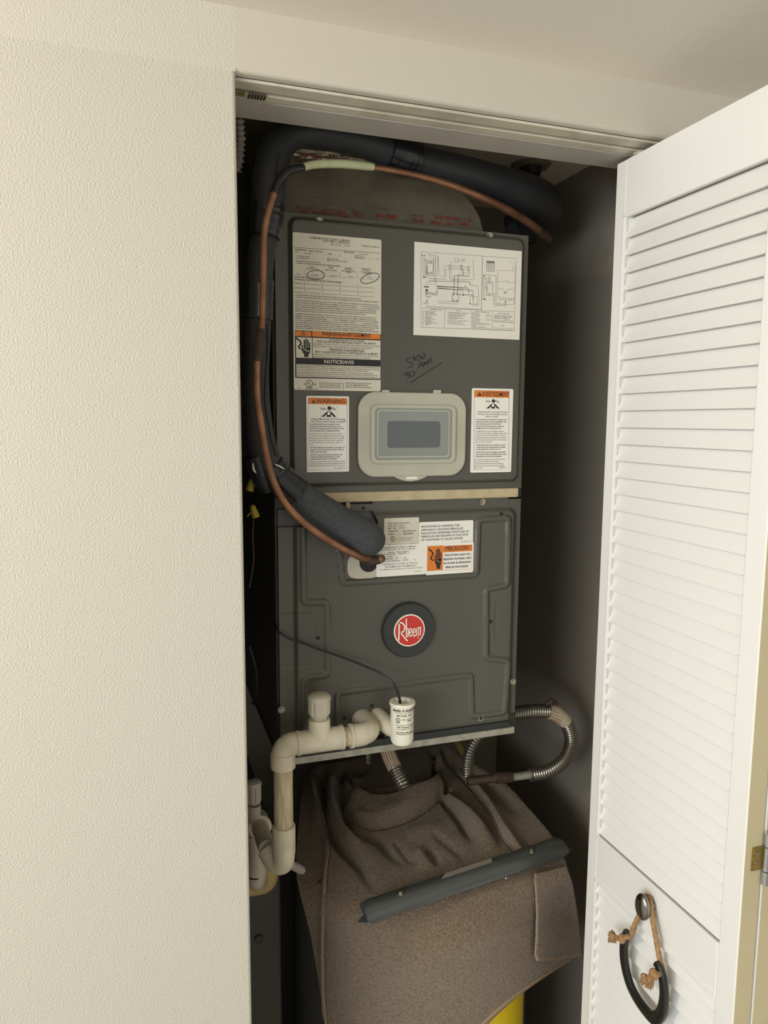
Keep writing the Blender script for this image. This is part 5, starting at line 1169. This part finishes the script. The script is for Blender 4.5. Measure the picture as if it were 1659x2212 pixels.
# ------------------------------------------------------------------ horseshoe on the knob
XH = .590
def hq(x, y, X=XH): return PX(1300+x/7.089, 1900+y/7.089, X)
hsx = [(388, 800), (360, 900), (338, 1050), (345, 1230), (385, 1450), (450, 1650), (545, 1830), (650, 1980), (760, 2100), (840, 2120), (905, 2060), (940, 1950), (955, 1800), (948, 1620), (925, 1470), (885, 1360), (835, 1270)]
wd = [92, 110, 125, 132, 134, 136, 142, 150, 165, 170, 160, 150, 138, 126, 116, 112, 100]
q = [(*hq(x, y, XH), 1.22*w_/7.089/2*m_per_px(hq(x, y))) for (x, y), w_ in zip(hsx, wd)]
q = cr(q, 8); hsv = []; sg_ = 14
for i, a in enumerate(q):
    t_ = (q[min(i+1, len(q)-1)]-q[max(i-1, 0)])[:3]; t_ /= np.linalg.norm(t_); n_ = np.cross([1., 0, 0], t_); n_ /= np.linalg.norm(n_)
    for k in range(sg_):
        th = 2*PI*k/sg_; cx_, cy_ = math.cos(th), math.sin(th); cx_ = math.copysign(abs(cx_)**.6, cx_); cy_ = math.copysign(abs(cy_)**.6, cy_)
        hsv.append(a[:3]+n_*cx_*a[3]*.95+np.array([1., 0, 0])*cy_*.0048)
nq = len(q)
hs_ = empty('horseshoe'); tag(hs_, 'black iron horseshoe hanging from the door knob on a twine loop', 'horseshoe')
MB().add(hsv, [(i*sg_+k, i*sg_+(k+1) % sg_, (i+1)*sg_+(k+1) % sg_, (i+1)*sg_+k) for i in range(nq-1) for k in range(sg_)]+[tuple(range(sg_)), tuple((nq-1)*sg_+k for k in range(sg_))]).obj('shoe', 'iron', hs_, smooth=True)
def rope(rows, wpx, name='twine'):
    q = [hq(x, y, X) for x, y, X in rows]; c_ = resample(cr(q, 10), .0012); r_ = wpx/7.089/2*m_per_px(q[0])
    return MB().tube(c_, r_, 15, twist=.28).obj(name, 'rope', hs_, smooth=True)
rope([(300, 905, .583), (380, 880, .581), (440, 862, .588), (475, 780, .592), (520, 660, .596), (565, 560, .600), (600, 420, .603), (640, 280, .603), (700, 262, .602), (745, 340, .600), (765, 500, .598), (795, 700, .596), (835, 930, .595), (870, 1130, .595), (905, 1290, .596), (930, 1380, .597), (900, 1440, .588), (840, 1450, .581)], 74)
def knot(cx, cy, X, rx, ry, tail):
    p = hq(cx, cy, X); s_ = m_per_px(p)/7.089
    b_ = MB(); b_.ball(p, rx*s_*.9, rx*s_, ry*s_, 18, 12, .07); b_.obj('knot', 'rope', hs_, smooth=True)
    fr = MB()
    for k in range(46):
        a_ = tail[0]+random.uniform(-tail[2], tail[2]); L_ = tail[1]*random.uniform(.7, 1.05)
        e = (cx+math.cos(a_)*L_, cy+math.sin(a_)*L_); md = (cx+math.cos(a_)*L_*.5, cy+math.sin(a_)*L_*.5)
        fr.tube([hq(cx, cy, X), hq(*md, X+random.uniform(-.003, .003)), hq(*e, X+random.uniform(-.005, .003))], [.0013, .0013, .0006], 5)
    fr.obj('frayed_end', 'rope', hs_)
knot(310, 905, .580, 62, 78, (PI+.1, 215, .42)); knot(798, 1445, .580, 80, 78, (2.25, 250, .62))
b_ = MB(); p = hq(165, 880, .579); s_ = m_per_px(p)/7.089; b_.ball(p, 50*s_, 78*s_, 88*s_, 14, 10, .18); b_.obj('frayed_tuft', 'rope', hs_, smooth=True)
b_ = MB(); p = hq(660, 1520, .579); b_.ball(p, 50*s_, 75*s_, 70*s_, 14, 10, .18); b_.obj('frayed_tuft', 'rope', hs_, smooth=True)
